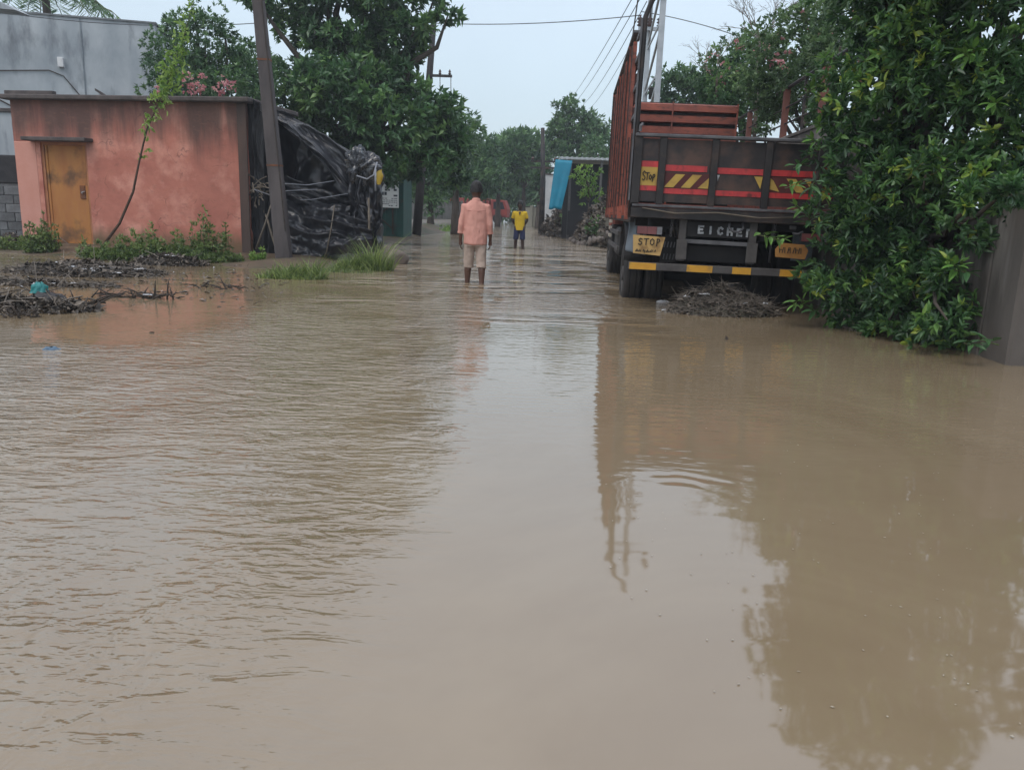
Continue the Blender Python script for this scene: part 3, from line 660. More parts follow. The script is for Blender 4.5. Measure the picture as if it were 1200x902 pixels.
LET = {'S': [[(.9, .85), (.5, 1), (.15, .8), (.25, .58), (.75, .42), (.85, .2), (.5, 0), (.1, .12)]],
       'T': [[(0, .95), (1, 1)], [(.5, .97), (.45, 0)]], 'O': [[(.5, 1), (.12, .75), (.12, .25), (.5, 0), (.88, .25), (.88, .75), (.5, 1)]],
       'o': [[(.5, .7), (.15, .5), (.15, .2), (.5, 0), (.85, .25), (.85, .5), (.5, .7)]],
       'P': [[(.2, -.1), (.25, 1), (.75, .95), (.85, .7), (.6, .5), (.25, .45)]], 'p': [[(.1, -.35), (.25, .65), (.7, .68), (.8, .42), (.5, .22), (.2, .2)]],
       'E': [[(.9, 1), (.1, 1), (.1, 0), (.9, 0)], [(.1, .52), (.75, .52)]], 'I': [[(.5, 0), (.5, 1)]],
       'C': [[(.9, .85), (.6, 1), (.25, .9), (.1, .5), (.25, .1), (.6, 0), (.9, .15)]], 'H': [[(.1, 0), (.1, 1)], [(.9, 0), (.9, 1)], [(.1, .5), (.9, .5)]],
       'r': [[(.1, 0), (.1, 1), (.8, 1), (.9, .75)]]}
def word(txt, x, z, lw, lh, gap, wdt, y, slope=0, mb=None):
    mb = mb or MB()
    for i, ch in enumerate(txt):
        strokes(LET[ch], (x + i * (lw + gap), z + i * slope), lw, lh, wdt, y, mb)
    return mb
for ch, x, z, lw, lh in (('S', -1.125, 1.545, .042, .105), ('T', -1.085, 1.55, .042, .085), ('o', -1.045, 1.555, .038, .075), ('p', -1.005, 1.562, .038, .080), ('S', 1.008, 1.55, .026, .085), ('T', 1.041, 1.55, .026, .085), ('O', 1.074, 1.55, .026, .085), ('P', 1.107, 1.55, .026, .085)):
    word(ch, x, z, lw, lh, 0, .011 if x < 0 else .008, -.007).build('letter', INKB, tg)
for x in (-1.23, 1.23): MB().tube([(x * .97, -.06, 2.1), (x * .97, -.07, 2.16), (x * .95, -.05, 2.19)], .018, 6).build('latch', EDGE, tg)
# load bed
MB().b2((-HW + .03, .22, 1.14), (HW - .03, 6.9, 1.2)).build('bed_floor', DARKM, tk)
# side walls
def side(sx, top, n_hi, name):
    s_ = thing_part(name)
    return s_
def part_empty(name, parent):
    o = bpy.data.objects.new(name, None); C.objects.link(o); o.parent = parent; o.empty_display_size = .1; return o
ls = MB().b2((-HW + .0, .08, 1.20), (-HW + .035, 6.9, 1.30)).build('side_wall', RED, tk, label='tall red slatted left side of the lorry body')
zs = [1.31 + i * .215 for i in range(10)]
for i, z in enumerate(zs):
    y0 = .06 if z < 2.1 else (1.3 if z < 3.2 else 1.8)
    h = .20 if z < 2.1 else .15
    a = MB().b2((-HW + .004, y0, z), (-HW + .034, 6.9, z + h)).build('plank', REDD, ls)
rd = random.Random(3)
ypos = [.12, .62, 1.3, 2.1, 2.95, 3.8, 4.6, 5.4, 6.1, 6.78]
for i, yy in enumerate(ypos):
    hi = 2.14 if yy < 1.2 else 3.46 - .05 * (i % 3)
    MB().b2((-HW - (.046 if i % 3 else .062), yy, 1.12 - .05 * (i % 2)), (-HW + .003, yy + .07, hi)).build('side_post', RED, ls, bevel=.004)
    MB().b2((-HW - .066, yy - .012, 1.25), (-HW - .052, yy - .002, hi - .05)).build('post_shade_line', DARKM, ls)  # added dark strip draws the shade line beside each post
MB().b2((-HW - .06, 1.3, 3.465), (-HW + .04, 6.92, 3.505)).build('top_bar', EDGE, ls, bevel=.008)
for z in (2.35, 2.72, 3.08, 3.36): MB().b2((-HW - .01, .06, z), (-HW + .02, 1.3, z + .045)).build('rung', EDGE, ls)
MB().b2((-HW + .0, .25, 1.04), (-HW + .06, 6.9, 1.14)).build('side_sill', DARKM, tk, bevel=.01)
MB().tube([(-HW - .015, .03, 1.10), (-HW - .01, .03, 2.3), (-HW - .005, .03, 3.38), (-HW + .06, .03, 3.56), (-HW + .22, .03, 3.80)], .030, 8).build('corner_post', DARKM, tk, smooth=True)
MB().b2((-HW - .055, -.012, 1.3), (-HW - .035, .01, 3.36)).build('corner_post_edge', EDGE, tk)
rsw = MB().b2((HW - .035, .08, 1.20), (HW - .005, 6.9, 1.30)).build('side_wall', RED, tk)
for z in (1.31, 1.525, 1.74): MB().b2((HW - .034, .06, z), (HW - .006, 6.9, z + .2)).build('plank', RED, rsw)
yy = .16
while yy < 6.9:
    MB().b2((HW - .003, yy, 1.16), (HW + .05, yy + .075, 2.02)).build('side_post', RED, rsw); yy += .85
MB().b2((HW - .04, .06, 2.03), (HW + .05, 6.9, 2.075)).build('top_bar', EDGE, rsw)
# front bulkhead of stacked boards
bk = MB().b2((-HW + .04, 6.92, 1.2), (HW, 6.96, 3.36)).build('bulkhead', DARKM, tk)
for i in range(10):
    z = 1.22 + i * .216
    MB().prism([(-HW + .04, 6.915, z + .02), (-HW + .04, 6.80, z + .03), (-HW + .04, 6.80, z + .15), (-HW + .04, 6.915, z + .18)], (1, 0, 0), 2.38).build('board', RED, bk)
for x in (-.1, HW - .05): MB().b2((x, 6.785, 1.2), (x + .03, 6.798, 3.36)).build('strap', RED, bk)
# chassis
for x in (-.42, .42): MB().b2((x - .04, .25, .88), (x + .04, 9.0, 1.10)).build('chassis_rail', BLACK, tk)
for y in (.5, 2.6, 4.2, 5.8): MB().b2((-.38, y, .9), (.38, y + .08, 1.05)).build('cross_member', BLACK, tk)
MB().b2((-HW + .1, .5, 1.0), (HW - .1, .58, 1.098)).build('cross_member', BLACK, tk)
MB().b2((-HW + .1, 1.3, 1.0), (HW - .1, 1.38, 1.098)).build('cross_member', BLACK, tk)
# rear hangers + bumper bar
for x in (-.575, .275):
    MB().b2((x - .045, .06, .60), (x + .045, .14, 1.12)).build('hanger', FRM, tk, bevel=.008)
    MB().b2((x - .065, .045, .62), (x + .065, .058, .86)).build('gusset', FRM, tk, bevel=.004)
MB().bar((-.53, .08, .845), (.23, .08, .835), .045, .05).build('tow_bar', EDGE, tk, bevel=.006)
bp = MB().b2((-1.21, -.02, .475), (1.21, .05, .565)).build('bumper_bar', FRM, tk, bevel=.006)
for a, b_ in ((-1.20, -.875), (-.50, -.19), (.05, .275), (.62, .88), (1.02, 1.2)): MB().b2((a, -.027, .480), (b_, -.021, .562)).build('reflector', YELB, bp)
# board with the maker's lettering
eb = MB().b2((-.53, .10, .90), (.34, .12, 1.09)).build('mudflap_board', BLACK, tk, bevel=.004)
for i, ch in enumerate('EICHEr'):
    word(ch, -.385 + i * .117, .952 - i * .0035, .062, .078, 0, .024, .093).build('letter', WHT, eb)
MB().b2((-.53, .22, .60), (.25, .24, .79)).build('rear_plate', BLACK, tk)
# lamps and plates
for sx in (-1, 1):
    MB().b2((sx * .985 - .02, .06, .98), (sx * .985 + .02, .10, 1.1)).build('lamp_bracket', BLACK, tk)
    lb = MB().b2((sx * .985 - .155, .0, .905), (sx * .985 + .155, .07, 1.005)).build('tail_lamp', BLACK, tk, bevel=.006)
    MB().b2((sx * .985 - .15, -.01, .91), (sx * .985 - .03, -.001, 1.0)).build('lens', mat('red_lens', (.20, .07, .07), (.14, .05, .05), 8, .35), lb)
    MB().b2((sx * .985 - .025, -.01, .91), (sx * .985 + .085, -.001, 1.0)).build('lens', MATS['red_lens'], lb)
    MB().b2((sx * .985 + .09, -.01, .91), (sx * .985 + .15, -.001, 1.0)).build('lens', mat('clear_lens', (.20, .20, .21), (.14, .14, .15), 8, .35), lb)
pc = mat('faded_yellow_plate', (.52, .34, .13), (.40, .25, .09), 5, .6, c3=(.22, .13, .05), c3_scale=5, c3_amt=.4)
pl = MB().prism([(-1.165, -.012, .675), (-.835, -.012, .655), (-.79, -.012, .880), (-1.18, -.012, .895)], (0, 1, 0), .02).build('rear_sign', pc, tk)
for i, ch in enumerate('STOP'): word(ch, -1.115 + i * .072, .780, .055, .075, 0, .011, -.018).build('letter', INKB, pl)
mb = MB()
rd = random.Random(2); x = -1.14
while x < -.87:
    mb.bar((x, -.018, .69 + rd.uniform(-.006, .01)), (x + rd.uniform(-.01, .02), -.018, .725), .007, .005, up=(0, 1, 0)); x += rd.uniform(.015, .03)
    if rd.random() < .6: mb.bar((x - .02, -.0185, .70), (x + .005, -.0185, .705), .007, .005, up=(0, 1, 0))
mb.build('lettering', INKB, pl, kind='stuff')
MB().b2((-1.10, .0, .865), (-1.06, .02, .905)).build('lamp_bracket', BLACK, tk); MB().b2((-.92, .0, .85), (-.88, .02, .905)).build('lamp_bracket', BLACK, tk)
pl2 = MB().prism([(.55, -.012, .71), (.90, -.012, .695), (.93, -.012, .80), (.88, -.012, .87), (.60, -.012, .88), (.54, -.012, .80)], (0, 1, 0), .02).build('rear_sign', mat('rusty_orange_plate', (.38, .19, .05), (.25, .11, .03), 6, .7), tk)
mb = MB(); x = .59
for k in range(9):
    mb.bar((x, -.018, .76), (x + (.012 if k % 2 else -.006), -.018, .83), .008, .005, up=(0, 1, 0)); 
    if k % 3 == 0: mb.bar((x, -.0185, .80), (x + .03, -.0185, .80), .008, .005, up=(0, 1, 0))
    x += .032
mb.build('lettering', INKB, pl2, kind='stuff')
# wheels
def wheel(x, y, z, nm='wheel', dual=True):
    wroot = None
    for k, xx in enumerate((x, x + (.29 if x < 0 else -.29)) if dual else (x,)):
        prof = [(-.125, .28), (-.135, .40), (-.115, .475), (-.09, .495), (-.052, .497), (-.047, .48), (-.037, .48), (-.032, .50), (.032, .50), (.037, .48), (.047, .48), (.052, .497), (.09, .495), (.115, .475), (.135, .40), (.125, .28)]
        tw = MB().lathe_x(prof, (xx, y, z), 40).build('wheel', RUBBER, tk, smooth=True, auto=35)
        MB().lathe_x([(-.12, .28), (-.12, .24), (-.02, .20), (-.02, .05), (.02, .05), (.02, .20), (.12, .24), (.12, .28)], (xx, y, z), 24).build('rim', FRM, tw, smooth=True, auto=30)
        if k == 0:
            sx = -1 if x < 0 else 1
            MB().lathe_x([(sx * .02, .001), (sx * .02, .12), (sx * .13, .10), (sx * .15, .001)], (xx, y, z), 16).build('hub', FRM, tw, smooth=True, auto=30)
            ln = MB()
            for j in range(8):
                t_ = j * PI / 4; ln.tube([(xx + sx * .02, y + .15 * math.cos(t_), z + .15 * math.sin(t_)), (xx + sx * .05, y + .15 * math.cos(t_), z + .15 * math.sin(t_))], .014, 6)
            ln.build('wheel_nuts', EDGE, tw)
for sx in (-1, 1):
    wheel(sx * 1.04, 1.75, .30); wheel(sx * 1.04, 6.65, .30, dual=False)
    # leaf spring pack
    for k in range(5): MB().tube([(sx * .52, 1.75 - .62 + k * .09, .62 - k * .004), (sx * .52, 1.75, .46 - k * .022), (sx * .52, 1.75 + .62 - k * .09, .62 - k * .004)], .018, 4).build('spring_leaf', FRM if k == 0 else BLACK, tk)
    MB().b2((sx * .5 - .02, 2.3, .6), (sx * .5 + .02, 2.38, .95)).build('spring_hanger', BLACK, tk)
MB().lathe_x([(-.95, .07), (-.3, .075), (-.18, .2), (.18, .2), (.3, .075), (.95, .07), (.95, .001), (-.95, .001)], (0, 1.75, .30), 20).build('axle', BLACK, tk, smooth=True)
def flap(u, v):
    return (-1.20 + u * (.27 - .03 * v) + .012 * math.sin(v * 5 + u * 3), .75 + .03 * math.sin(u * 6 + v * 2) - .02 * v, 1.09 - v * (.42 + .05 * u) + .03 * nz(u * 3, v * 3, 2))
MB().grid(flap, 16, 16).build('mud_flap', MUDF, tk, smooth=True, solid=.008)
MB().grid(lambda u, v: (1.20 - u * .27, .75 + .02 * math.sin(u * 6), 1.09 - v * .45), 8, 8).build('mud_flap', MUDF, tk, smooth=True, solid=.008)
# under-body hardware
MB().tube([(-.02, .06, 1.09), (-.03, .03, 1.03), (.02, .02, .985), (.09, .02, .985), (.14, .03, 1.03), (.13, .06, 1.09)], .014, 8).build('tow_hook', EDGE, tk, smooth=True)
for x in (-.62, -.66): MB().tube([(x, .3, 1.1), (x - .01, .25, 1.0), (x + .03, .3, .88)], .01, 6).build('air_hose', FRM, tk, smooth=True)
mb = MB().tube([(-.78, .5, .72), (-.60, .5, .72)], .10, 16); mb.build('silencer', FRM, tk, smooth=True, auto=40)
for z in (.60, .75):
    for i in range(4): MB().bar((-.76 + i * .04, .30, z), (-.75 + i * .04, .30, z + .07), .012, .01, up=(0, 1, 0)).build('grating_bar', EDGE, tk)
MB().b2((-.80, .31, .56), (-.60, .33, .90)).build('side_plate', BLACK, tk)
MB().b2((.70, .05, 1.04), (.78, .1, 1.09)).build('hinge', EDGE, tk, bevel=.01); MB().tube([(.74, .06, 1.0), (.80, .05, .99), (.86, .06, 1.02)], .016, 6).build('hinge', EDGE, tk)
MB().tube([(.56, .3, 1.1), (.55, .28, .9), (.56, .3, .62)], .016, 6).build('air_hose', EDGE, tk, smooth=True)
MB().b2((-.45, 5.9, .25), (.45, 8.2, 1.0)).build('engine', BLACK, tk, bevel=.04)
MB().b2((-1.1, 8.8, .12), (1.1, 8.9, .75)).build('front_bumper', DARKM, tk, bevel=.02)
MB().b2((.70, 3.2, .30), (1.15, 4.8, .95)).build('battery_box', BLACK, tk, bevel=.02)
MB().lathe_x([(-.98, .06), (.98, .06), (.98, .001), (-.98, .001)], (0, 6.65, .30), 12).build('front_axle', BLACK, tk)
MB().b2((-.62, 2.6, .20), (.62, 3.0, .86)).build('spare_wheel_carrier', BLACK, tk, bevel=.02)
for x0 in (-.72, .52):
    for k in range(7): MB().tube([(x0 + .012 * math.cos(a), .04 + (.012 * math.sin(a) if k % 2 else 0), 1.09 - k * .03 + .019 * math.sin(a) * (0 if k % 2 else 1) + (.0 if k % 2 else 0)) for a in [j * PI / 4 for j in range(9)]], .0035, 4).build('chain_link', EDGE, tk)
for sx in (-1, 1): MB().grid(lambda u, v, sx=sx: (sx * (.86 + .34 * u), 1.75 + .62 * math.cos(v * PI), .52 + .52 * math.sin(v * PI)), 3, 14).build('mudguard', BLACK, tk, smooth=True, solid=.01)
MB().tube([(-1.1, -.045, 1.22), (-.7, -.05, 1.17), (-.2, -.05, 1.20), (.3, -.05, 1.16), (.8, -.05, 1.19)], .008, 5).build('tie_rope', WOODP, tk, smooth=True)
# side box, tank, steps on the left near the front wheel
MB().b2((-1.17, 3.6, .45), (-.70, 4.6, .92)).build('fuel_tank', FRM, tk, bevel=.05)
MB().b2((-1.19, 5.2, .55), (-.75, 5.8, .95)).build('tool_box', DARKM, tk, bevel=.02)
for z in (.72, .86, .98): MB().b2((-1.235, 5.25, z), (-1.195, 5.75, z + .055)).build('reflector', mat('pale_plate_%d' % int(z * 100), (.55, .5, .42), None, 5, .6), tk)
MB().bar((-1.21, 2.5, .62), (-1.21, 5.9, .62), .04, .06).build('side_guard', FRM, tk); MB().bar((-1.21, 2.5, .85), (-1.21, 5.2, .85), .04, .06).build('side_guard', FRM, tk)
# cab in front of the body
cab = MB().prism([(-1.1, 7.15, .75), (-1.1, 8.75, .75), (-1.1, 8.85, 1.55), (-1.1, 8.65, 2.62), (-1.1, 7.15, 2.68)], (1, 0, 0), 2.2).build('cab', RED, tk, bevel=.05)
for sx in (-1, 1):
    dd = MB().b2((sx * 1.102, 7.5, .9), (sx * 1.118, 8.5, 2.45)).build('door', RED, cab, bevel=.004)
    MB().prism([(sx * 1.12, 7.6, 1.65), (sx * 1.12, 8.45, 1.65), (sx * 1.12, 8.38, 2.35), (sx * 1.12, 7.6, 2.35)], (sx, 0, 0), .006).build('window', mat('dark_glass_%d' % sx, (.02, .025, .03), None, 3, .08), dd)
    MB().b2((sx * 1.12, 7.62, 1.5), (sx * 1.14, 7.75, 1.53)).build('handle', EDGE, dd)
    MB().b2((sx * 1.15 - .05, 8.85, 1.9), (sx * 1.15 + .05 + sx * .1, 8.9, 2.3)).build('mirror', BLACK, cab)
MB().bar((0, 8.87, 1.62), (0, 8.70, 2.45), 1.9, .02, up=(0, 1, 0)).build('windscreen', MATS['dark_glass_1'], cab)

# ================================================================ people
SKIN = mat('brown_skin', (.115, .058, .038), (.085, .043, .03), 8, .55)
SKIN_D = mat('dark_brown_skin', (.055, .032, .025), (.04, .024, .02), 8, .55)
HAIR = mat('black_hair', (.008, .007, .007), (.015, .013, .012), 40, .45, bump=.8, bscale=60)
def remesh(o, vox, disp=0, ds=9, seed=0, smooth_n=2):
    m = o.modifiers.new('r', 'REMESH'); m.mode = 'VOXEL'; m.voxel_size = vox; m.use_smooth_shade = True
    s_ = o.modifiers.new('s', 'SMOOTH'); s_.factor = .5; s_.iterations = smooth_n
    mt = o.data.materials[0]
    evaluated(o); me = o.data
    if not me.materials: me.materials.append(mt)
    if disp:
        for v in me.vertices:
            p = v.co; k = nz(p.x * ds, p.y * ds, p.z * ds * .55 + seed) + .5 * nz(p.x * ds * 2.3, p.y * ds * 2.3, p.z * ds * 1.6 + seed)
            v.co = p + v.normal * k * disp
    me.polygons.foreach_set('use_smooth', [True] * len(me.polygons)); return o
def person(label, loc, rz, H, skin, arms, stance, bow=0, build_face=True, step=0):
    """H scale; arms: per side list of joints (shoulder, elbow, wrist, knuckles, tips) ; stance: hip->knee->ankle offsets"""
    r = thing('person', label, 'person', loc, (0, 0, rz)); r.scale = (H, H, H)
    mb = MB()
    for sx in (-1, 1):
        kx, ky, ax, ay = stance[sx]
        mb.tube([(sx * .085, 0, .93), (sx * .095, 0, .86), (sx * .10 + kx * .5, ky * .5, .70), (sx * .10 + kx, ky, .50)], [.08, .085, .075, .056], 14)
        mb.tube([(sx * .10 + kx, ky, .52), (sx * .10 + kx + .3 * (ax - kx), ky + .35 * (ay - ky) - .012, .37), (sx * .10 + kx + .75 * (ax - kx), ky + .75 * (ay - ky), .20), (sx * .10 + ax, ay, .075)], [.055, .056, .040, .036], 14)
        mb.tube([(sx * .10 + ax, ay - .06, .04), (sx * .10 + ax, ay + .02, .05), (sx * .105 + ax, ay + .12, .032), (sx * .11 + ax, ay + .19, .02)], [.034, .042, .040, .018], 10, flat=.8)
    mb.rings([(0, 0, .82, .15, .10), (0, 0, .92, .165, .115), (0, 0, 1.05, .14, .10), (0, 0, 1.2, .155, .105), (0, 0, 1.34, .175, .105), (0, -.01, 1.42, .12, .08), (0, -.012, 1.46, .06, .055)], 20)
    hy = .0 + bow; hz_ = -abs(bow) * .25
    mb.tube([(0, -.015, 1.40), (0, hy * .5 - .01, 1.49), (0, hy, 1.55 + hz_)], [.062, .055, .058], 14)
    hr = [(1.485, .037, .044, .02), (1.51, .055, .068, .014), (1.545, .068, .085, .008), (1.59, .077, .096, 0), (1.64, .080, .100, -.003), (1.68, .074, .092, -.006), (1.712, .052, .066, -.008), (1.73, .02, .026, -.008)]
    mb.rings([(0, hy + o_, z + hz_, a, b_) for z, a, b_, o_ in hr], 20)
    for sx in (-1, 1):   # ears
        mb.tube([(sx * .076, hy - .005, 1.575 + hz_), (sx * .084, hy - .012, 1.60 + hz_), (sx * .078, hy - .01, 1.63 + hz_)], [.008, .014, .009], 8)
    # nose, brow, lips, chin
    mb.tube([(0, hy + .088, 1.635 + hz_), (0, hy + .105, 1.60 + hz_), (0, hy + .113, 1.583 + hz_), (0, hy + .095, 1.572 + hz_)], [.008, .011, .016, .012], 8)
    mb.tube([(-.05, hy + .078, 1.645 + hz_), (0, hy + .094, 1.648 + hz_), (.05, hy + .078, 1.645 + hz_)], .010, 8)
    mb.tube([(-.022, hy + .086, 1.545 + hz_), (0, hy + .095, 1.546 + hz_), (.022, hy + .086, 1.545 + hz_)], .009, 8)
    mb.tube([(-.015, hy + .07, 1.507 + hz_), (0, hy + .078, 1.505 + hz_), (.015, hy + .07, 1.507 + hz_)], .018, 8)
    for sx in (-1, 1):
        A = [Vector(p) for p in arms[sx]]; sh_, el, wr, kn, tip = A
        mb.tube([sh_ + Vector((-sx * .05, 0, .0)), sh_, sh_.lerp(el, .5), el], [.040, .046, .043, .038], 12)
        mb.tube([el, el.lerp(wr, .35), wr], [.038, .038, .025], 12)
        hd = (kn - wr); L = hd.length; hd.normalize(); side_ = Vector((0, 1, 0)) if abs(hd.y) < .8 else Vector((1, 0, 0))
        side_ = (side_ - hd * side_.dot(hd)).normalized(); nrm = hd.cross(side_)
        mb.tube([wr - hd * .01, wr + hd * L * .5, kn], [(.026, .018), (.038, .015), (.040, .013)] if False else [.024, .030, .031], 12, flat=.62)
        fd = (tip - kn).normalized()
        for k in range(4):
            o_ = side_ * (.030 - k * .020); fl = (.072, .082, .077, .060)[k]
            b0_ = kn + o_ - hd * .02; inw = nrm * (-sx * .0)
            curl = Vector((-sx * .012, .004 * k, 0))
            mb.tube([b0_, b0_ + hd * (.02 + fl * .45), b0_ + hd * .02 + fd * fl * .8 + curl, b0_ + hd * .02 + fd * fl + curl * 2.2], [.0095, .009, .008, .0065], 8)
        tb = wr + hd * .03 + side_ * .028
        mb.tube([tb - side_ * .012, tb + side_ * .018 + hd * .03, tb + side_ * .022 + hd * .062], [.013, .011, .008], 8)
    body = mb.build('body', skin, r); remesh(body, .0065, smooth_n=1)
    # eyes
    if build_face:
        for sx in (-1, 1):
            ey = MB().rings([(sx * .03, hy + .083 + .000, 1.617 + hz_ + z, a, a * .8) for z, a in ((-.009, .003), (-.006, .009), (0, .012), (.006, .009), (.009, .003))], 10)
            ey.build('eye', mat('eye_white', (.5, .47, .42), (.4, .37, .33), 5, .3) if 'eye_white' not in MATS else MATS['eye_white'], r, smooth=True)
    # hair cap
    def cap(u, v):
        th = u * 2 * PI; ph = v * PI * .5
        front = max(0, math.sin(th)); low = 1.585 if front < .35 else 1.585 + (front - .35) * .12
        rr = math.cos(ph); z = low + (1.765 - low) * math.sin(ph)
        j = 1 + .07 * nz(math.cos(th) * 5, math.sin(th) * 5, v * 6)
        return (math.cos(th) * (.100 * rr ** .6) * j, hy - .010 + math.sin(th) * (.118 * rr ** .6) * j, z + hz_ + .006 * nz(u * 30, v * 12))
    MB().grid(cap, 40, 14).build('hair', HAIR, r, smooth=True)
    return r, hy, hz_
SHOULD = {}
armA = {s: [(s * .172, -.005, 1.352), (s * .222, -.03, 1.09), (s * .236, .03, .85), (s * .234, .05, .765), (s * .224, .06, .69)] for s in (-1, 1)}
p1 = gnd(556, 332)
man, hy, hz_ = person('man in a loose pink shirt and rolled khaki trousers wading away down the flooded road', (p1.x, p1.y, -.165), math.radians(2), 1.0, SKIN, armA, {-1: (-.012, .07, -.02, .10), 1: (.010, -.03, .015, -.12)}, bow=.03)
SHIRT = mat('pink_shirt', (.64, .325, .265), (.54, .26, .21), 5, .85, bump=.35, bscale=22, stretch=(1, 1, .5))
mb = MB().rings([(0, 0, .775, .185, .135), (0, 0, .79, .19, .14), (0, -.005, .95, .19, .135), (0, -.005, 1.1, .188, .13), (0, 0, 1.25, .197, .13), (0, 0, 1.34, .195, .12), (0, -.005, 1.385, .172, .108), (0, -.008, 1.425, .115, .088), (0, -.01, 1.455, .075, .07)], 28)
for s in (-1, 1):
    A = [Vector(p) for p in armA[s]]
    mb.tube([A[0] + Vector((-s * .07, 0, .005)), A[0] + Vector((0, 0, .002)), A[0].lerp(A[1], .5), A[1], A[1].lerp(A[2], .58)], [.058, .068, .059, .051, .045], 16)
    mb.tube([A[1].lerp(A[2], .50), A[1].lerp(A[2], .60)], [.050, .050], 16)
sh_ = mb.build('shirt', SHIRT, man); remesh(sh_, .009, .016, 8, 3, 3)
cl = MB().tube([(0, -.015, 1.425), (0, -.012, 1.46), (0, -.006, 1.475)], [.073, .069, .064], 20); cl.build('collar', SHIRT, sh_, smooth=True)
MB().grid(lambda u, v: (-.155 + .31 * u, -.128 + .022 * abs(2 * u - 1) ** 2 - .004, 1.30 + v * .006 - .012 * math.sin(u * PI)), 20, 1).build('yoke_seam', mat('seam', (.46, .19, .15), None, 9, .9), sh_, solid=.004)
KHAKI = mat('khaki_cloth', (.46, .36, .30), (.36, .28, .23), 5, .9, bump=.35, bscale=22)
mb = MB().rings([(0, 0, .74, .165, .118), (0, 0, .80, .172, .125), (0, 0, .90, .17, .12), (0, 0, .98, .15, .11)], 24)
for s in (-1, 1):
    ky = .07 if s < 0 else -.03; ay = .10 if s < 0 else -.12
    mb.tube([(s * .082, 0, .84), (s * .092, ky * .4, .72), (s * .10, ky, .50), (s * .10, ky + (ay - ky) * .35, .42)], [.095, .092, .078, .076], 18)
    mb.tube([(s * .10, ky + (ay - ky) * .28, .445), (s * .10, ky + (ay - ky) * .35, .41)], [.080, .080], 18)
tr_ = mb.build('trousers', KHAKI, man); remesh(tr_, .009, .014, 9, 7, 2)

armB = {-1: [(-.175, -.005, 1.37), (-.255, -.06, 1.13), (-.17, -.13, .98), (-.10, -.14, .96), (-.04, -.15, .95)],
        1: [(.175, -.005, 1.37), (.255, -.06, 1.13), (.17, -.13, .99), (.10, -.15, .98), (.04, -.16, .97)]}
p2 = gnd(608, 291)
boy, hy, hz_ = person('person in yellow T-shirt and dark blue shorts standing in water, hands behind back', (p2.x, p2.y, -.20), math.radians(178), .955, SKIN_D, armB, {-1: (-.01, .02, -.03, .03), 1: (.01, -.01, .03, -.03)}, bow=.0)
YSH = mat('yellow_cotton', (.66, .46, .03), (.56, .37, .025), 5, .85, bump=.3, bscale=22)
mb = MB().rings([(0, 0, .80, .165, .12), (0, 0, .95, .165, .12), (0, 0, 1.15, .168, .118), (0, 0, 1.3, .185, .118), (0, 0, 1.38, .165, .10), (0, -.01, 1.42, .085, .075)], 24)
for s in (-1, 1):
    A = [Vector(p) for p in armB[s]]; mb.tube([A[0] + Vector((-s * .06, 0, 0)), A[0], A[0].lerp(A[1], .75)], [.062, .070, .062], 16)
sh_ = mb.build('shirt', YSH, boy); remesh(sh_, .010, .007, 9, 13, 2)
MB().prism([(-.045, .108, 1.40), (0, .128, 1.28), (.045, .108, 1.40)], (0, 1, 0), .01).build('collar', SKIN_D, sh_)
NAVY = mat('navy_cloth', (.025, .032, .085), (.018, .022, .06), 6, .85)
mb = MB().rings([(0, 0, .78, .155, .11), (0, 0, .86, .16, .115), (0, 0, .95, .145, .105)], 24)
for s in (-1, 1): mb.tube([(s * .085, 0, .86), (s * .10, .005, .7), (s * .11, .01, .50)], [.09, .095, .092], 16)
tr_ = mb.build('shorts', NAVY, boy); remesh(tr_, .010, .006, 9, 17, 2)

# ================================================================ right-hand walls
WALLC = mat('damp_brown_concrete', (.135, .118, .104), (.075, .066, .058), 1.6, .9, bump=.4, bscale=14, stretch=(1, 1, .4), c3=(.23, .21, .19), c3_scale=1.3, c3_amt=.5, c3_stretch=(1.3, 1.3, .2))
nw = thing('wall_pier', 'damp grey brown concrete wall end at the right edge behind the leafy shrub', 'wall', (4.17, 6.62, 0), (0, 0, math.radians(-4)))
MB().b2((0, 0, -.4), (.45, .5, 1.34)).build('pier', WALLC, nw, bevel=.025)
MB().b2((.46, .03, -.4), (4.2, .22, 1.30)).build('wall', WALLC, nw, bevel=.01)
MB().b2((.0, .51, -.4), (.2, 2.45, 1.25)).build('wall', WALLC, nw, bevel=.01)
MB().b2((.47, .0, 1.302), (4.2, .25, 1.36)).build('coping', SLAB, nw, bevel=.01)
def wx(y): return 3.25 + .0872 * y
cw = thing('compound_wall', 'brown concrete compound wall topped by a rusty railing behind the lorry', 'wall', (wx(8.2), 8.2, 0), (0, 0, -math.atan(.0872)))
WL = 17.7
MB().b2((0, 0, -.4), (.2, WL, 2.46)).build('wall', WALLC, cw)
MB().b2((-.02, 0, 2.462), (.22, WL, 2.52)).build('coping', WALLC, cw, bevel=.01)
REDO = mat('red_oxide_post', (.20, .075, .055), (.12, .05, .04), 6, .75)
for i, y in enumerate((1.0, 1.75, 2.45, 3.05, 4.1, 5.2, 6.45, 7.9, 9.7, 11.7, 13.7, 15.7)):
    thick = .05 if i % 2 == 0 else .018
    MB().b2((.10 - thick, y - thick, 2.52), (.10 + thick, y + thick, 3.36)).build('railing_post', REDO if i % 2 == 0 else DARKM, cw)
for z, r in ((3.38, .03), (3.05, .014), (2.78, .014)): MB().tube([(.10, 0, z), (.10, WL * .5, z + .001), (.10, WL, z)], r, 6).build('rail', DARKM, cw)

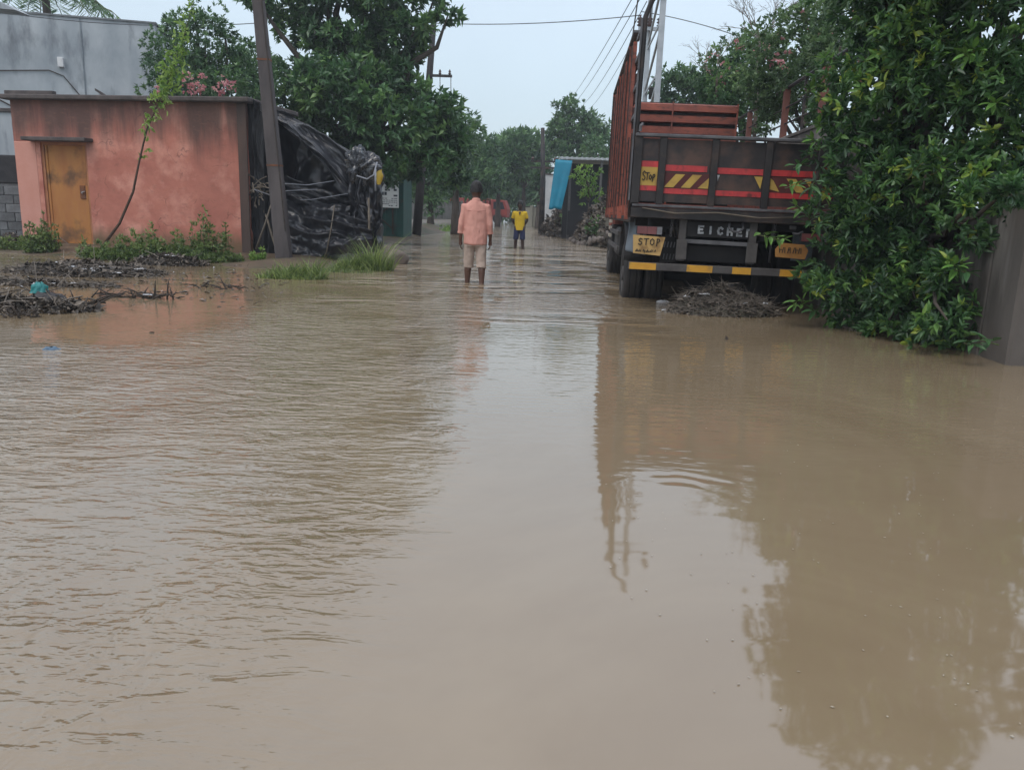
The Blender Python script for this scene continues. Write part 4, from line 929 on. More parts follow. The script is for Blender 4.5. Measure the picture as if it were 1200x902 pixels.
# ================================================================ H-frame tower with insulators
GALV = mat('galvanised_steel', (.46, .50, .53), (.36, .40, .43), 6, .6)
ta = at(773.5, 60, 19.5); tb_ = at(759, 60, 23.0); tk0 = Vector((ta.x, ta.y, 0)); tk1 = Vector((tb_.x, tb_.y, 0))
tw = thing('transformer_tower', 'pale galvanised double pole electric tower with cross bracing behind the lorry', 'electric tower', tk0)
for p in (tk0, tk1): MB().b2((p.x - .06, p.y - .07, -.3), (p.x + .06, p.y + .07, 8.0)).build('post', GALV, tw, world=True, bevel=.01)
zz = 2.2
while zz < 6.6:
    MB().bar(tk0 + Vector((0, 0, zz + .9)), tk1 + Vector((0, 0, zz)), .05, .07).build('brace', GALV, tw, world=True)
    MB().bar(tk0 + Vector((0, 0, zz + 1.05)), tk1 + Vector((0, 0, zz + 1.05)), .03, .05).build('brace', GALV, tw, world=True); zz += 1.15
for z, L in ((7.4, 1.1), (6.0, .6)):
    for p in (tk0, tk1):
        MB().b2((p.x - L * .5, p.y - .12, z), (p.x + L * .5, p.y - .05, z + .09)).build('crossarm', GALV, tw, world=True)
        if p is tk1 or z > 6:
            for k in (-1, 0, 1):
                c = Vector((p.x + k * L * .44, p.y - .08, z + .09))
                MB().rings([(c.x, c.y, c.z + h, r, r) for h, r in ((0, .03), (.04, .09), (.08, .04), (.12, .09), (.16, .04), (.20, .09), (.24, .03), (.3, .02))], 10).build('insulator', INS, tw, world=True, smooth=True)
for k in (-1, 0): MB().tube([(tk1.x + k * .4, tk1.y - .1, 8.0), (tk1.x + k * .36, tk1.y - .1, 6.8), (tk1.x + k * .45, tk1.y - .1, 5.8)], .02, 5).build('jumper_wire', twig_dark, tw, world=True)
for z in (3.4, 4.4): MB().box((tk1.x + .2, tk1.y - .15, z), (.22, .2, .3)).build('fuse_box', DARKM, tw, world=True, bevel=.02)
MB().tube([(tk1.x - .75, tk1.y - .1, 7.7), (tk1.x - .4, tk1.y - .1, 7.35), (tk1.x, tk1.y - .1, 7.0)], .03, 6).build('arm_stay', GALV, tw, world=True)

# ================================================================ wires overhead
WIRE = mat('wire', (.10, .11, .12), None, 5, .6)
def wire(label, a, b_, sag, r=.012, grp='overhead wires'):
    a, b_ = Vector(a), Vector(b_); pts = []
    for i in range(13):
        t = i / 12; p = a.lerp(b_, t); p.z -= sag * 4 * t * (1 - t); pts.append(p)
    o = MB().tube(pts, r, 5).build('overhead_wire', WIRE, smooth=True); return tag(o, label, 'wire', grp)
wire('thin wire crossing the sky from the big tree to the tower', at(500, 27, 27), at(752, 18, 23), .12, .013)
wire('thin wire running right from the tower to the bougainvillea', at(752, 14, 23), at(905, 58, 21), -.1, .011)
wire('upper wire descending left behind the tower', at(748, -14, 22), at(672, 112, 62), .15, .012)
wire('middle wire descending left behind the tower', at(754, -8, 22), at(676, 118, 62), .2, .012)
wire('lower wire descending left behind the tower', at(758, 2, 22), at(684, 122, 62), .3, .012)
wire('faint lowest wire descending left beside the lorry body', at(752, 30, 23), at(690, 128, 62), .3, .010)
wire('long wire over the grey building at upper left', at(-40, 8, 25), at(310, 27, 24), .25, .012)

# ================================================================ far things
haze_lorry = thing('red_lorry', 'small red lorry far down the road behind the pink shirted man', 'truck', (-3.0, 70, .1), (0, 0, math.radians(-8)))
FRED = mat('far_red_paint', (.30, .045, .03), (.20, .035, .028), 3, .6)
MB().b2((-2.9, 0, .75), (.55, 1.8, 2.05)).build('load_body', FRED, haze_lorry, bevel=.03)
for i in range(6): MB().b2((-2.8 + i * .6, -.05, .8), (-2.72 + i * .6, -.002, 2.0)).build('side_post', DARKM, haze_lorry)
cb = MB().prism([(.65, .1, .5), (2.1, .1, .5), (2.15, .1, 1.2), (1.85, .1, 1.95), (.65, .1, 2.0)], (0, 1, 0), 1.6).build('cab', FRED, haze_lorry, bevel=.04)
MB().prism([(.9, .09, 1.2), (1.9, .09, 1.2), (1.7, .09, 1.8), (.9, .09, 1.8)], (0, -1, 0), .01).build('window', MATS['dark_glass_1'], cb)
for x in (-2.0, 1.3): 
    MB().tube([(x, -.02, .38), (x, .2, .38)], .42, 18).build('wheel', RUBBER, haze_lorry)
    MB().tube([(x, -.04, .38), (x, .0, .38)], .2, 12).build('hub', FRM, haze_lorry)
MB().b2((-2.9, .1, .5), (2.0, 1.7, .72)).build('chassis', BLACK, haze_lorry)

CREAM = mat('cream_wall_paint', (.50, .46, .36), (.42, .38, .30), 3, .85)
def far_wall(label, x0, x1, y0, y1, h, m, name='boundary_wall', piers=0):
    d = Vector((x1 - x0, y1 - y0, 0)); L = d.length
    t = thing(name, label, 'wall', (x0, y0, 0), (0, 0, math.atan2(d.y, d.x)))
    MB().b2((0, 0, -.3), (L, .2, h)).build('wall', m, t); MB().b2((0, -.04, h), (L, .24, h + .08)).build('coping', SLAB, t)
    for i in range(piers): MB().b2((i * L / max(1, piers - 1) - .15, -.08, -.3), (i * L / max(1, piers - 1) + .15, -.005, h + .15)).build('pier', m, t)
far_wall('cream wall with piers far off behind the person in yellow', .2, 4.0, 66, 62, 1.5, CREAM, piers=5)
far_wall('weathered grey wall along the left verge under the trees', -13, -4.6, 46, 66, 1.7, mat('weathered_grey_wall', (.24, .23, .21), (.15, .145, .13), 2, .9), piers=8)
whp = at(637, 258, 48); whq = at(646, 205, 48)
far_wall('small white wall beside the blue tarpaulin shed', whp.x - .1, whq.x + .6, 48, 48.6, whq.z, mat('whitewash', (.58, .58, .57), (.45, .45, .44), 3, .8))

# dark pole in the distance
pd = gnd(634, 274); td = at(636, 150, pd.y)
dp = thing('distant_pole', 'dark electric pole standing left of the blue shed', 'utility pole', (pd.x, pd.y, 0))
MB().tube([(0, 0, -.2), (.0, 0, td.z * .5), (td.x - pd.x, 0, td.z)], [.17, .14, .10], 8).build('shaft', DARKM, dp, smooth=True)
for z in (.62, .68): MB().b2((-.7, -.1, td.z * z), (.75, -.02, td.z * z + .1)).build('crossarm', DARKM, dp)
for x in (-.6, .6): MB().rings([(x, -.05, td.z * .7 + h, r, r) for h, r in ((0, .03), (.08, .08), (.16, .03))], 6).build('insulator', INS, dp)

# blue tarpaulin shed
ys = 36.0
s0 = at(652, 246, ys); s1 = at(712, 188, ys); zr = at(658, 186, ys).z
bs = thing('blue_shed', 'open fronted shed with a bright blue sheet hanging down its left side', 'shed', (s0.x, ys, 0))
BLUE = mat('blue_tarpaulin', (.010, .24, .37), (.008, .19, .30), 2, .5, bump=.3, bscale=6)
W_ = s1.x - s0.x
def bsh(u, v):
    a = at(651 + u * 20, 187 + 1.5 * u, ys - .2); b_ = at(643 + u * 15, 245 + .8 * math.sin(u * 9), ys - .45)
    p = a.lerp(b_, v); return p + Vector((0, .012 * math.sin(u * 13 + v * 2) * (.3 + v), 0))
MB().grid(bsh, 24, 16).build('blue_sheet', BLUE, bs, smooth=True, world=True, solid=.01)
MB().b2((.1, .0, zr - .02), (W_ + 1.2, 3.4, zr + .07)).build('roof', mat('asbestos_roof', (.50, .54, .56), (.38, .41, .43), 3, .8), bs)
for i in range(16): MB().tube([(.15 + i * .22, -.12, zr + .03), (.15 + i * .22, 3.3, zr + .08)], .07, 6).build('corrugation', MATS['asbestos_roof'], bs)
MB().b2((.35, 1.5, 0), (W_ + 1.0, 1.6, zr - .1)).build('back_wall', TARP2, bs)  # back wall and front sheet coloured near-black for the shed's inner shade
for x in (.55, 1.9, W_ + .9): MB().b2((x - .05, .0, -.1), (x + .05, .1, zr - .022)).build('post', mat('shed_post_%d' % int(x * 10), (.12, .12, .12), None, 6, .8), bs)
MB().b2((.5, -.05, .2), (W_ + .9, .0, 1.25)).build('front_sheet', TARP2, bs)

# ================================================================ heaps, litter, rubble
rbk_w = []
def heap(name, label, c, rx, ry, h, seed, n_scrap, cat='rubbish heap', scrap=(.04, .12), mound_m=None, white=8, stick_n=20, group=None, srad=1):
    rng = np.random.default_rng(seed); rd = random.Random(seed); c = Vector(c)
    t = thing(name, label, cat, c, group=group)
    def top(x, y):
        r2 = (x / rx) ** 2 + (y / ry) ** 2
        e_ = max(0, 1 - r2) ** .7
        return h * e_ * (.75 + .5 * nz(x * 2.5, y * 2.5, seed) + .25 * nz(x * 8, y * 8, seed)) - .05
    def fn(u, v):
        th = u * 2 * PI; x, y = rx * v * math.cos(th) * (1 + .15 * nz(math.cos(th) * 2, math.sin(th) * 2, seed)), ry * v * math.sin(th); return (x, y, top(x, y))
    MB().grid(fn, 40, 14).build('mound', mound_m or MATS['dark_mud'], t, smooth=True)
    a = rng.uniform(0, 2 * PI, n_scrap); r = rng.uniform(0, 1, n_scrap) ** .6
    Q = np.stack([rx * r * np.cos(a), ry * r * np.sin(a), np.zeros(n_scrap)], 1)
    Q[:, 2] = [top(x, y) for x, y, _ in Q]; Q[:, 2] = np.maximum(Q[:, 2], -.005)
    D = unit(rng, n_scrap); D[:, 2] = np.abs(D[:, 2]) * .5
    V, Fc, ti = leaf_arrays(Q, D, scrap, (scrap[0] * .5, scrap[1] * .6), rng, .9, None, False)
    np_mesh('litter', V, Fc, ti, LF_SCRAP, t, kind='stuff')
    mb = MB()
    for i in range(stick_n):
        aa = rd.uniform(0, 2 * PI); rr = rd.random() ** .5; x, y = rx * rr * math.cos(aa), ry * rr * math.sin(aa); z = max(0, top(x, y)) + .02
        d = Vector((rd.gauss(0, 1), rd.gauss(0, .6), rd.gauss(0, .35))).normalized() * rd.uniform(.1, .35) * min(1, rx)
        mb.tube([Vector((x, y, z)) - d, Vector((x, y, z + .02)), Vector((x, y, z)) + d], [.006 * srad, .008 * srad, .004 * srad], 3 if srad < 1 else 4)
    if stick_n: mb.build('twigs', twig_grey, t, kind='stuff')
    for i in range(white):
        aa = rd.uniform(0, 2 * PI); rr = rd.uniform(.3, .9); x, y = rx * rr * math.cos(aa), -abs(ry * rr * math.sin(aa)); z = max(.0, top(x, y)) + .015
        s_ = rd.uniform(.04, .09) * (1 if rx < 2 else 1.3); an = rd.uniform(0, PI)
        def fn2(u, v):
            px_, py_ = (u - .5) * s_ * 1.6, (v - .5) * s_
            return (x + px_ * math.cos(an) - py_ * math.sin(an), y + px_ * math.sin(an) + py_ * math.cos(an), z + .03 * nz(u * 4 + i, v * 4, seed) + .02)
        MB().grid(fn2, 5, 4).build('plastic_scrap', MATS['white_scrap'], t)
    return t
mat('dark_mud', (.035, .028, .022), (.02, .017, .014), 6, .85, bump=.8, bscale=22)
mat('grass_mud', (.085, .075, .055), (.05, .045, .033), 7, .9, bump=.8, bscale=26)
mat('white_scrap', (.55, .56, .57), (.42, .43, .45), 10, .5)
mat('teal_plastic', (.03, .24, .23), (.02, .17, .17), 9, .4)
heap('rubbish_heap', 'grey heap of straw and litter with white plastic under the lorry bumper', gnd(846, 367), .70, .38, .40, 11, 2600, mound_m=MATS['grass_mud'], white=5, stick_n=420, scrap=(.03, .08), srad=.35)
heap('rubbish_heap', 'broad dark heap of sodden rubbish before the hut door', gnd(102, 320), 1.25, .75, .24, 12, 1700, white=10, stick_n=120, srad=.7)
heap('rubbish_heap', 'low dark strip of rubbish left of the door heap', gnd(35, 333), 1.2, .30, .09, 13, 900, white=6, stick_n=50, srad=.7)
heap('rubbish_heap', 'small black heap of rubbish beside the weeds at the hut wall', gnd(200, 310), .72, .36, .28, 14, 900, white=3, stick_n=8)
heap('rubbish_heap', 'dark tangle of mud and branches at the left edge with a teal bag on it', gnd(32, 362), .75, .38, .19, 15, 1000, white=0, stick_n=25)
heap('leaf_litter_pile', 'dark leafy rubbish at the foot of the grey block wall', gnd(18, 291), 1.5, .6, .35, 16, 900, white=3)
heap('rubble_bank', 'long bank of rubble and dry brush in front of the blue shed', (4.75, 32.5, 0), 2.4, 6.5, 2.3, 17, 7500, 'rubble', scrap=(.10, .32), mound_m=MATS['grass_mud'], white=14, stick_n=160)
heap('brush_pile', 'grey brushwood pile right behind the person in yellow', (2.75, 41, 0), 1.5, 3.5, 1.9, 18, 3200, 'brushwood', scrap=(.10, .3), mound_m=MATS['dark_mud'], white=0, stick_n=80)
# stones on the water side of the rubble bank
STONE = mat('wet_stone', (.17, .145, .125), (.10, .085, .075), 4, .7, bump=.6, bscale=20, vary=.35)
def stone(name, label, c, s_, seed, m=STONE, cat='stone', group=None, parent=None):
    def fn(u, v):
        th = u * 2 * PI; ph = (v - .5) * PI; d = Vector((math.cos(th) * math.cos(ph), math.sin(th) * math.cos(ph), math.sin(ph)))
        k = 1 + .35 * nz(d.x * 1.3 + seed, d.y * 1.3, d.z * 1.3) + .12 * nz(d.x * 4, d.y * 4, d.z * 4 + seed)
        return (d.x * s_[0] * k, d.y * s_[1] * k, d.z * s_[2] * k)
    o = MB().grid(fn, 16, 9).build(name, m, parent, smooth=True); o.location = c
    return tag(o, label, cat, group) if label else o
rk = gnd(463, 309); stone('boulder', 'single rounded boulder beside the grass and the black shelter', (rk.x, rk.y, .10), (.27, .2, .19), 4, mat('brown_boulder', (.20, .16, .13), (.12, .10, .085), 4, .8, bump=.5))
rd = random.Random(21)
rbk = [o for o in C.objects if o.name.startswith('rubble_bank')][0]
sts = [stone('stone', None, (0, 0, 0), (rd.uniform(.09, .2), rd.uniform(.08, .16), rd.uniform(.06, .12)), i, parent=rbk) for i in range(6)]
for i in range(74):
    o = sts[i] if i < 6 else copy_obj(sts[i % 6], rbk)
    y = rd.uniform(-5.6, 5.2); x = -2.3 * math.sqrt(max(.05, 1 - (y / 6.5) ** 2)) + rd.uniform(-.25, .7)
    o.location = (x, y, max(0, (x + 2.3) * .6) + rd.uniform(0, .06)); o.rotation_euler = (rd.uniform(0, 3), rd.uniform(0, 3), rd.uniform(0, 3))

for c_, a_, b_, n_, sd in (((3.4, 30.5, .35), .8, 1.6, 420, 61), ((4.2, 33.5, .9), 1.2, 2.4, 700, 62), ((3.0, 39.5, .6), 1.1, 2.2, 500, 63), ((4.6, 28.6, .8), .8, 1.4, 350, 64)):
    rbk_w.append((c_, a_, b_, n_, sd))
# floating branches
def branch_raft(label, px, py, wid, seed, n=16, lift=.12, m=twig_dark):
    c = gnd(px, py); rd = random.Random(seed); t = thing('floating_branches', label, 'branches', c)
    for i in range(n):
        x = rd.uniform(-.5, .5) * wid; L = rd.uniform(.12, .42) * wid * (1 - abs(x) / wid); an = rd.gauss(0, .35)
        y = rd.uniform(-.12, .12); z0 = rd.uniform(-.01, .05)
        p = Vector((x, y, z0)); d = Vector((math.cos(an) * rd.choice((-1, 1)), math.sin(an) * .6, rd.uniform(-.1, .45))) * L
        if rd.random() < .25: d = Vector((rd.uniform(-.1, .1), 0, rd.uniform(.10, .22)))
        mid = p + d * .5 + Vector((0, 0, rd.uniform(.0, .03)))
        MB().tube([p - d * .3, p, mid, p + d], [.010, .012, .009, .004], 5).build('branch', m, t, smooth=True)
    mb = MB()
    for i in range(40):
        x = rd.uniform(-.45, .45) * wid; a = Vector((x, rd.uniform(-.13, .13), rd.uniform(0, .05))); d = Vector((rd.uniform(-.1, .1), rd.uniform(-.06, .06), rd.uniform(-.02, .07)))
        mb.tube([a, a + d], [.005, .003], 3)
    mb.build('twigs', m, t, kind='stuff')
    return t
r1 = branch_raft('raft of dark wet twigs floating in front of the hut wall', 160, 349, 1.0, 31, 22)
MB().grid(lambda u, v: (.12 + u * .1, -.1 + v * .08, .05 + .02 * nz(u * 5, v * 5)), 5, 4).build('plastic_scrap', MATS['white_scrap'], r1)
r2 = branch_raft('thin bare branch floating right of the twig raft', 256, 338, .75, 32, 8)
r3 = branch_raft('grey branches stretched over the mud heap at the left edge', 40, 357, 1.5, 33, 22)
r4 = branch_raft('few thin twigs sticking up in the shallow water at the left edge', 25, 372, .3, 34, 9)
# things drifting alone
def baglet(name, label, px, py, s_, m, seed, cat='plastic bag', z=.0):
    c = gnd(px, py) + Vector((0, 0, z))
    def fn(u, v):
        th = u * 2 * PI; r = 1 - .9 * v; k = 1 + .35 * nz(math.cos(th) * 2, math.sin(th) * 2, v * 3 + seed)
        return (math.cos(th) * s_[0] * r ** .7 * k, math.sin(th) * s_[1] * r ** .7 * k, -.02 + s_[2] * math.sin(v * PI / 2) * (1 + .25 * nz(u * 9, v * 6, seed)))
    o = MB().grid(fn, 22, 8).build(name, m); o.location = c; return tag(o, label, cat)
baglet('teal_bag', 'crumpled teal plastic bag lying on top of the left mud heap', 48, 356, (.10, .08, .11), MATS['teal_plastic'], 1, z=.14)
baglet('grey_sack', 'dark grey sack slumped beside the teal bag', 56, 360, (.26, .16, .17), mat('dark_sack', (.05, .048, .05), (.035, .033, .035), 6, .7), 5, 'sack')
baglet('blue_rag', 'small faded blue rag floating alone in the calm water', 60, 409, (.09, .07, .035), mat('faded_blue_cloth', (.10, .17, .24), (.07, .12, .18), 8, .6), 2, 'rag')
baglet('floating_leaf', 'single brown leaf floating right of the blue rag', 178, 390, (.035, .035, .03), mat('brown_leaf', (.09, .055, .035), None, 8, .7), 3, 'leaf')
baglet('floating_chip', 'small dark wood chip floating left of the utility pole', 261, 354, (.06, .04, .025), twig_dark, 6, 'wood chip')
baglet('teal_scrap', 'tiny teal plastic scrap beside the rubbish heap', 118, 334, (.05, .04, .03), MATS['teal_plastic'], 7, 'plastic scrap')
baglet('white_bag', 'crumpled white plastic bag left of the straw heap by the rear wheel', 777, 354, (.11, .08, .045), MATS['white_scrap'], 8)
baglet('white_cup', 'white paper scrap floating below the white bag', 778, 364, (.05, .04, .035), MATS['white_scrap'], 9, 'paper scrap')
baglet('white_strip', 'thin white strip floating in front of the straw heap', 797, 405, (.07, .035, .01), MATS['white_scrap'], 10, 'plastic strip')
baglet('pale_wrapper', 'pale torn wrapper lying on the straw heap under the bumper', 846, 364, (.11, .05, .03), MATS['white_scrap'], 13, 'wrapper', z=.13)
baglet('floating_stub', 'small dark twig stub poking from the water below the straw heap', 851, 398, (.02, .02, .05), twig_dark, 14, 'twig')
# floating specks nobody could count
rngs = np.random.default_rng(77); n = 170
px_ = rngs.uniform(700, 1200, n); py_ = 400 + 500 * rngs.beta(1.3, 2.2, n); Q = np.array([tuple(gnd(a, b_, .003)) for a, b_ in zip(px_, py_)])
D = unit(rngs, n); D[:, 2] = 0
V, Fc, ti = leaf_arrays(Q, D, (.004, .012), (.003, .009), rngs, 8, None, False, fold=.02, droop=0)
tag(np_mesh('floating_specks', V, Fc, ti, mat('pale_specks', (.42, .38, .30), (.24, .19, .13), 30, .6), None, 'stuff'), 'scattered pale specks floating on the brown water in front of the shrub', 'specks')

rngs = np.random.default_rng(88); n = 620
px_ = rngs.uniform(-40, 330, n); py_ = rngs.normal(324, 15, n).clip(300, 372); Q = np.array([tuple(gnd(a, b_, .004)) for a, b_ in zip(px_, py_)])
D = unit(rngs, n); D[:, 2] = np.abs(D[:, 2]) * .25
V, Fc, ti = leaf_arrays(Q, D, (.03, .14), (.01, .05), rngs, 3, None, False)
tag(np_mesh('scattered_litter', V, Fc, ti, LF_SCRAP, None, 'stuff'), 'thin scatter of sodden leaves and twigs over the shallow mud before the hut', 'litter')
n = 34; px_ = rngs.uniform(-20, 300, n); py_ = rngs.normal(322, 14, n).clip(302, 362); Q = np.array([tuple(gnd(a, b_, .01)) for a, b_ in zip(px_, py_)])
D = unit(rngs, n); D[:, 2] = .1
V, Fc, ti = leaf_arrays(Q, D, (.03, .08), (.02, .05), rngs, 3, None, False, fold=.2)
tag(np_mesh('pale_litter', V, Fc, ti, MATS['white_scrap'], None, 'stuff'), 'pale plastic bits strewn over the shallow mud before the hut', 'litter')

# ================================================================ weeds and grass
def weeds(name, label, c, rx, ry, h, n, m, seed, Lr=(.05, .10), Wr=(.02, .04), k=5, grass=False, cat='weeds'):
    rng = np.random.default_rng(seed); c = Vector(c); t = thing(name, label, cat, c)
    a = rng.uniform(0, 2 * PI, n); r = rng.uniform(0, 1, n) ** .55
    x, y = rx * r * np.cos(a), ry * r * np.sin(a)
    hh = h * (1 - r ** 2 * .5) * (.18 + .82 * np.array([abs(nz(a_ * 4.5 + seed, b_ * 4.5)) * 2.4 for a_, b_ in zip(x, y)])) 
    if grass:
        P0 = np.stack([x, y, np.full(n, -.03)], 1); D = np.clip(rng.normal(size=(n, 3)), -1.6, 1.6) * .36; D[:, 2] = 1
        V, Fc, ti = [], [], []
        L = np.clip(hh, .04, None) * rng.uniform(.6, 1.25, n)
        D /= np.linalg.norm(D, axis=1)[:, None]; s_ = np.cross(D, unit(rng, n)); s_ /= np.linalg.norm(s_, axis=1)[:, None]
        w_ = rng.uniform(*Wr, n)[:, None] * .5; b_ = np.stack([D[:, 0], D[:, 1], np.zeros(n)], 1) * .9 + np.array([0, 0, -.12])
        Lc = L[:, None]
        V = np.stack([P0 - s_ * w_, P0 + s_ * w_, P0 + D * Lc * .55 + s_ * w_ * .8 + b_ * Lc * .15, P0 + D * Lc * .55 - s_ * w_ * .8 + b_ * Lc * .15, P0 + D * Lc + b_ * Lc * .6], 1).reshape(-1, 3)
        bs_ = np.arange(n)[:, None] * 5
        F3 = np.concatenate([bs_ + np.array([0, 1, 2]), bs_ + np.array([0, 2, 3]), bs_ + np.array([3, 2, 4])], 0)
        np_mesh('blades', V, F3, np.repeat(rng.uniform(0, 1, n), 5), m, t, kind='stuff')
    else:
        z = rng.uniform(0, 1, n) ** .7 * hh
        P0 = np.stack([x, y, z], 1); O = unit(rng, n); O[:, 2] = np.abs(O[:, 2]) + .3
        T = np.clip(rng.uniform(.2, .8, n) + (z / h) * .25, 0, 1)
        V, Fc, ti = rosette_leaves(P0, O, T, k, Lr, Wr, rng, .9, .15)
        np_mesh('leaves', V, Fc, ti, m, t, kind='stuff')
        mb = MB()
        for i in range(0, n, max(1, n // 60)): mb.tube([(x[i] * .9, y[i] * .9, -.05), (x[i], y[i], z[i] + .03)], .006, 3)
        mb.build('stems', stemg, t, kind='stuff')
    return t
def wg(px, py): 
    p = gnd(px, py); return Vector((p.x, p.y, 0))
weeds('weed_clump', 'bushy green weeds against the hut left of its door', wg(50, 297), .36, .25, .8, 420, LF_WEED, 41)
weeds('weed_bed', 'wide bed of low weeds along the hut wall right of the door', wg(172, 306), 1.3, .34, .55, 1500, LF_WEED, 42)
weeds('weed_clump', 'taller sparse weed at the right end of the hut wall', wg(246, 306), .45, .25, .95, 330, LF_WEED, 43)
weeds('weed_bed', 'green creeping weeds below the stained hut corner', wg(232, 306), .9, .3, .25, 420, LF_WEED, 44)
weeds('weed_clump', 'small broad leaved weed at the foot of the hut corner', wg(276, 308), .14, .12, .25, 40, LF_WEED, 45)
weeds('weed_clump', 'small bright weed between the hut corner and the utility pole', wg(303, 308), .16, .14, .5, 80, LF_LIGHT, 46)
weeds('weed_clump', 'dark low weeds on the litter below the block wall', wg(15, 294), .9, .3, .4, 500, LF_WEED, 47)
weeds('grass_tuft', 'bright grass tuft at the foot of the utility pole', wg(343, 326), .55, .28, .52, 1300, LF_GRASS, 48, Wr=(.008, .018), grass=True, cat='grass')
weeds('grass_tuft', 'bright grass tuft between the pole and the boulder', wg(424, 316), .58, .26, .62, 1300, LF_GRASS, 49, Wr=(.008, .018), grass=True, cat='grass')
weeds('grass_strip', 'thin grassy mud between the two grass tufts', wg(385, 318), .9, .3, .14, 1500, LF_WEED, 50, Wr=(.006, .012), grass=True, cat='grass')
gs = weeds('grass_verge', 'green verge under the trees on the left of the far road', (-5.6, 46, .05), 2.6, 7, .35, 7000, LF_LIGHT, 51, Wr=(.03, .06), grass=True, cat='grass')

for (c_, a_, b_, n_, sd), lb_ in zip(rbk_w, ('low green scrub at the near end of the rubble bank', 'green scrub overgrowing the middle of the rubble bank', 'green scrub on the brushwood pile beside the dark pole', 'green scrub on the rubble close to the lorry')):
    weeds('scrub', lb_, c_, a_, b_, .75, n_, LF_TREE, sd, Lr=(.09, .18), Wr=(.04, .08), cat='scrub')
# vine climbing past the hut roof
vp = [at(118, 292, 16.4), at(140, 262, 16.4), at(156, 225, 16.35), at(163, 190, 16.3), at(172, 152, 16.3), at(186, 120, 16.3), at(197, 96, 16.4), at(207, 66, 16.5), at(218, 35, 16.5), at(229, -6, 16.5)]
vn = thing('climbing_vine', 'thin leaning vine with pale green leaves in front of the hut wall', 'vine', (vp[0].x, vp[0].y, 0))
MB().tube(vp[:6], [.030, .028, .024, .020, .017, .014], 7).build('stem', mat('vine_stem', (.09, .055, .035), (.05, .035, .025), 8, .8), vn, smooth=True, world=True)
MB().tube(vp[5:], [.014, .012, .010, .008, .006], 6).build('shoot', stemg, vn, smooth=True, world=True)
rng = np.random.default_rng(60); Q = []; 
for i in range(3, 9):
    cnt = [0, 0, 0, 9, 28, 60, 70, 34, 16][i]
    for _ in range(cnt): Q.append(np.array(vp[i].lerp(vp[i + 1], rng.random())) + rng.normal(size=3) * np.array([.10, .10, .09]) * (1.2 if 4 < i < 7 else .75))
Q = np.array(Q); O = unit(rng, len(Q)); T = rng.uniform(.35, 1, len(Q))
V, Fc, ti = rosette_leaves(Q, O, T, 3, (.07, .13), (.03, .055), rng, .9, 0, True)
np_mesh('leaves', V - np.array(vn.location), Fc, ti, LF_LIGHT, vn, kind='stuff')

# ================================================================ trees
def B(px, py, y, r): return (tuple(at(px, py, y)), r)
# the big broad-leaved tree
blobs = [B(330, 128, 25, (1.5, 1.4, .9)), B(395, 112, 24.5, (1.7, 1.4, 1.0)), B(455, 140, 24.5, (1.6, 1.3, 1.1)), B(505, 165, 26, (1.1, 1.2, 1.1)), B(365, 82, 26, (1.5, 1.2, .75)), B(430, 95, 25.5, (1.7, 1.3, .8)),
         B(488, 125, 26, (1.2, 1.1, .8)), B(362, 160, 26, (1.5, 1.2, .9)), B(430, 178, 26, (1.8, 1.3, .8)), B(500, 190, 25, (1.0, .9, .55)), B(355, 35, 27, (1.1, 1, .45)), B(410, 30, 26, (1.6, 1.4, .75)), B(415, 60, 26, (1.3, 1, .5)),
         B(462, 48, 26, (1.2, 1.1, .7)), B(488, 32, 25.5, (.9, .8, .4)), B(525, 18, 25, (.55, .5, .16)), B(482, 62, 26, (.5, .5, .3)), B(530, 150, 26.5, (.8, .8, .9)), B(515, 140, 26, (.9, .9, .8)), B(450, 200, 24.6, (1.2, .9, .4)), B(335, 2, 27, (1.1, .9, .5)), B(385, -15, 26, (1.6, 1.3, .8)), B(450, 0, 26, (1.6, 1.2, .8)), B(510, -5, 26, (.9, .8, .35)), B(440, -55, 26, (1.7, 1.4, .8)), B(385, -75, 26, (1.3, 1.2, .7)), B(300, -2, 26, (.5, .5, .3)),
         B(525, 190, 27, (.8, .8, .9)), B(465, 92, 27, (.9, 1, .5))]
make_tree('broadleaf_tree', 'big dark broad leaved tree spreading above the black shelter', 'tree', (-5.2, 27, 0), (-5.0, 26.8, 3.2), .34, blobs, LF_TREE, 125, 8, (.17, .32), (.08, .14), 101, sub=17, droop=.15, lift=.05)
blobs = [B(205, 62, 23, (1.0, .9, .8)), B(240, 48, 23.5, (1.2, 1, .9)), B(222, 90, 23, (1.1, .9, .8)), B(270, 80, 24, (1.2, 1, .9)), B(300, 105, 24, (1.1, 1, .8)), B(255, 110, 22.5, (1.3, 1, .7)), B(192, 105, 23, (.8, .8, .9)), B(300, 72, 25, (.9, .9, .6)), B(228, 22, 23.5, (.5, .5, .5)), B(262, 34, 23.5, (.45, .4, .35)), B(200, 30, 23.5, (.3, .3, .25))]
make_tree('feathery_tree', 'lighter small leaved tree between the grey building and the big tree', 'tree', (-8.8, 23.6, 0), (-8.7, 23.5, 2.6), .16, blobs, LF_FAR, 330, 7, (.08, .16), (.035, .06), 102, sub=24)
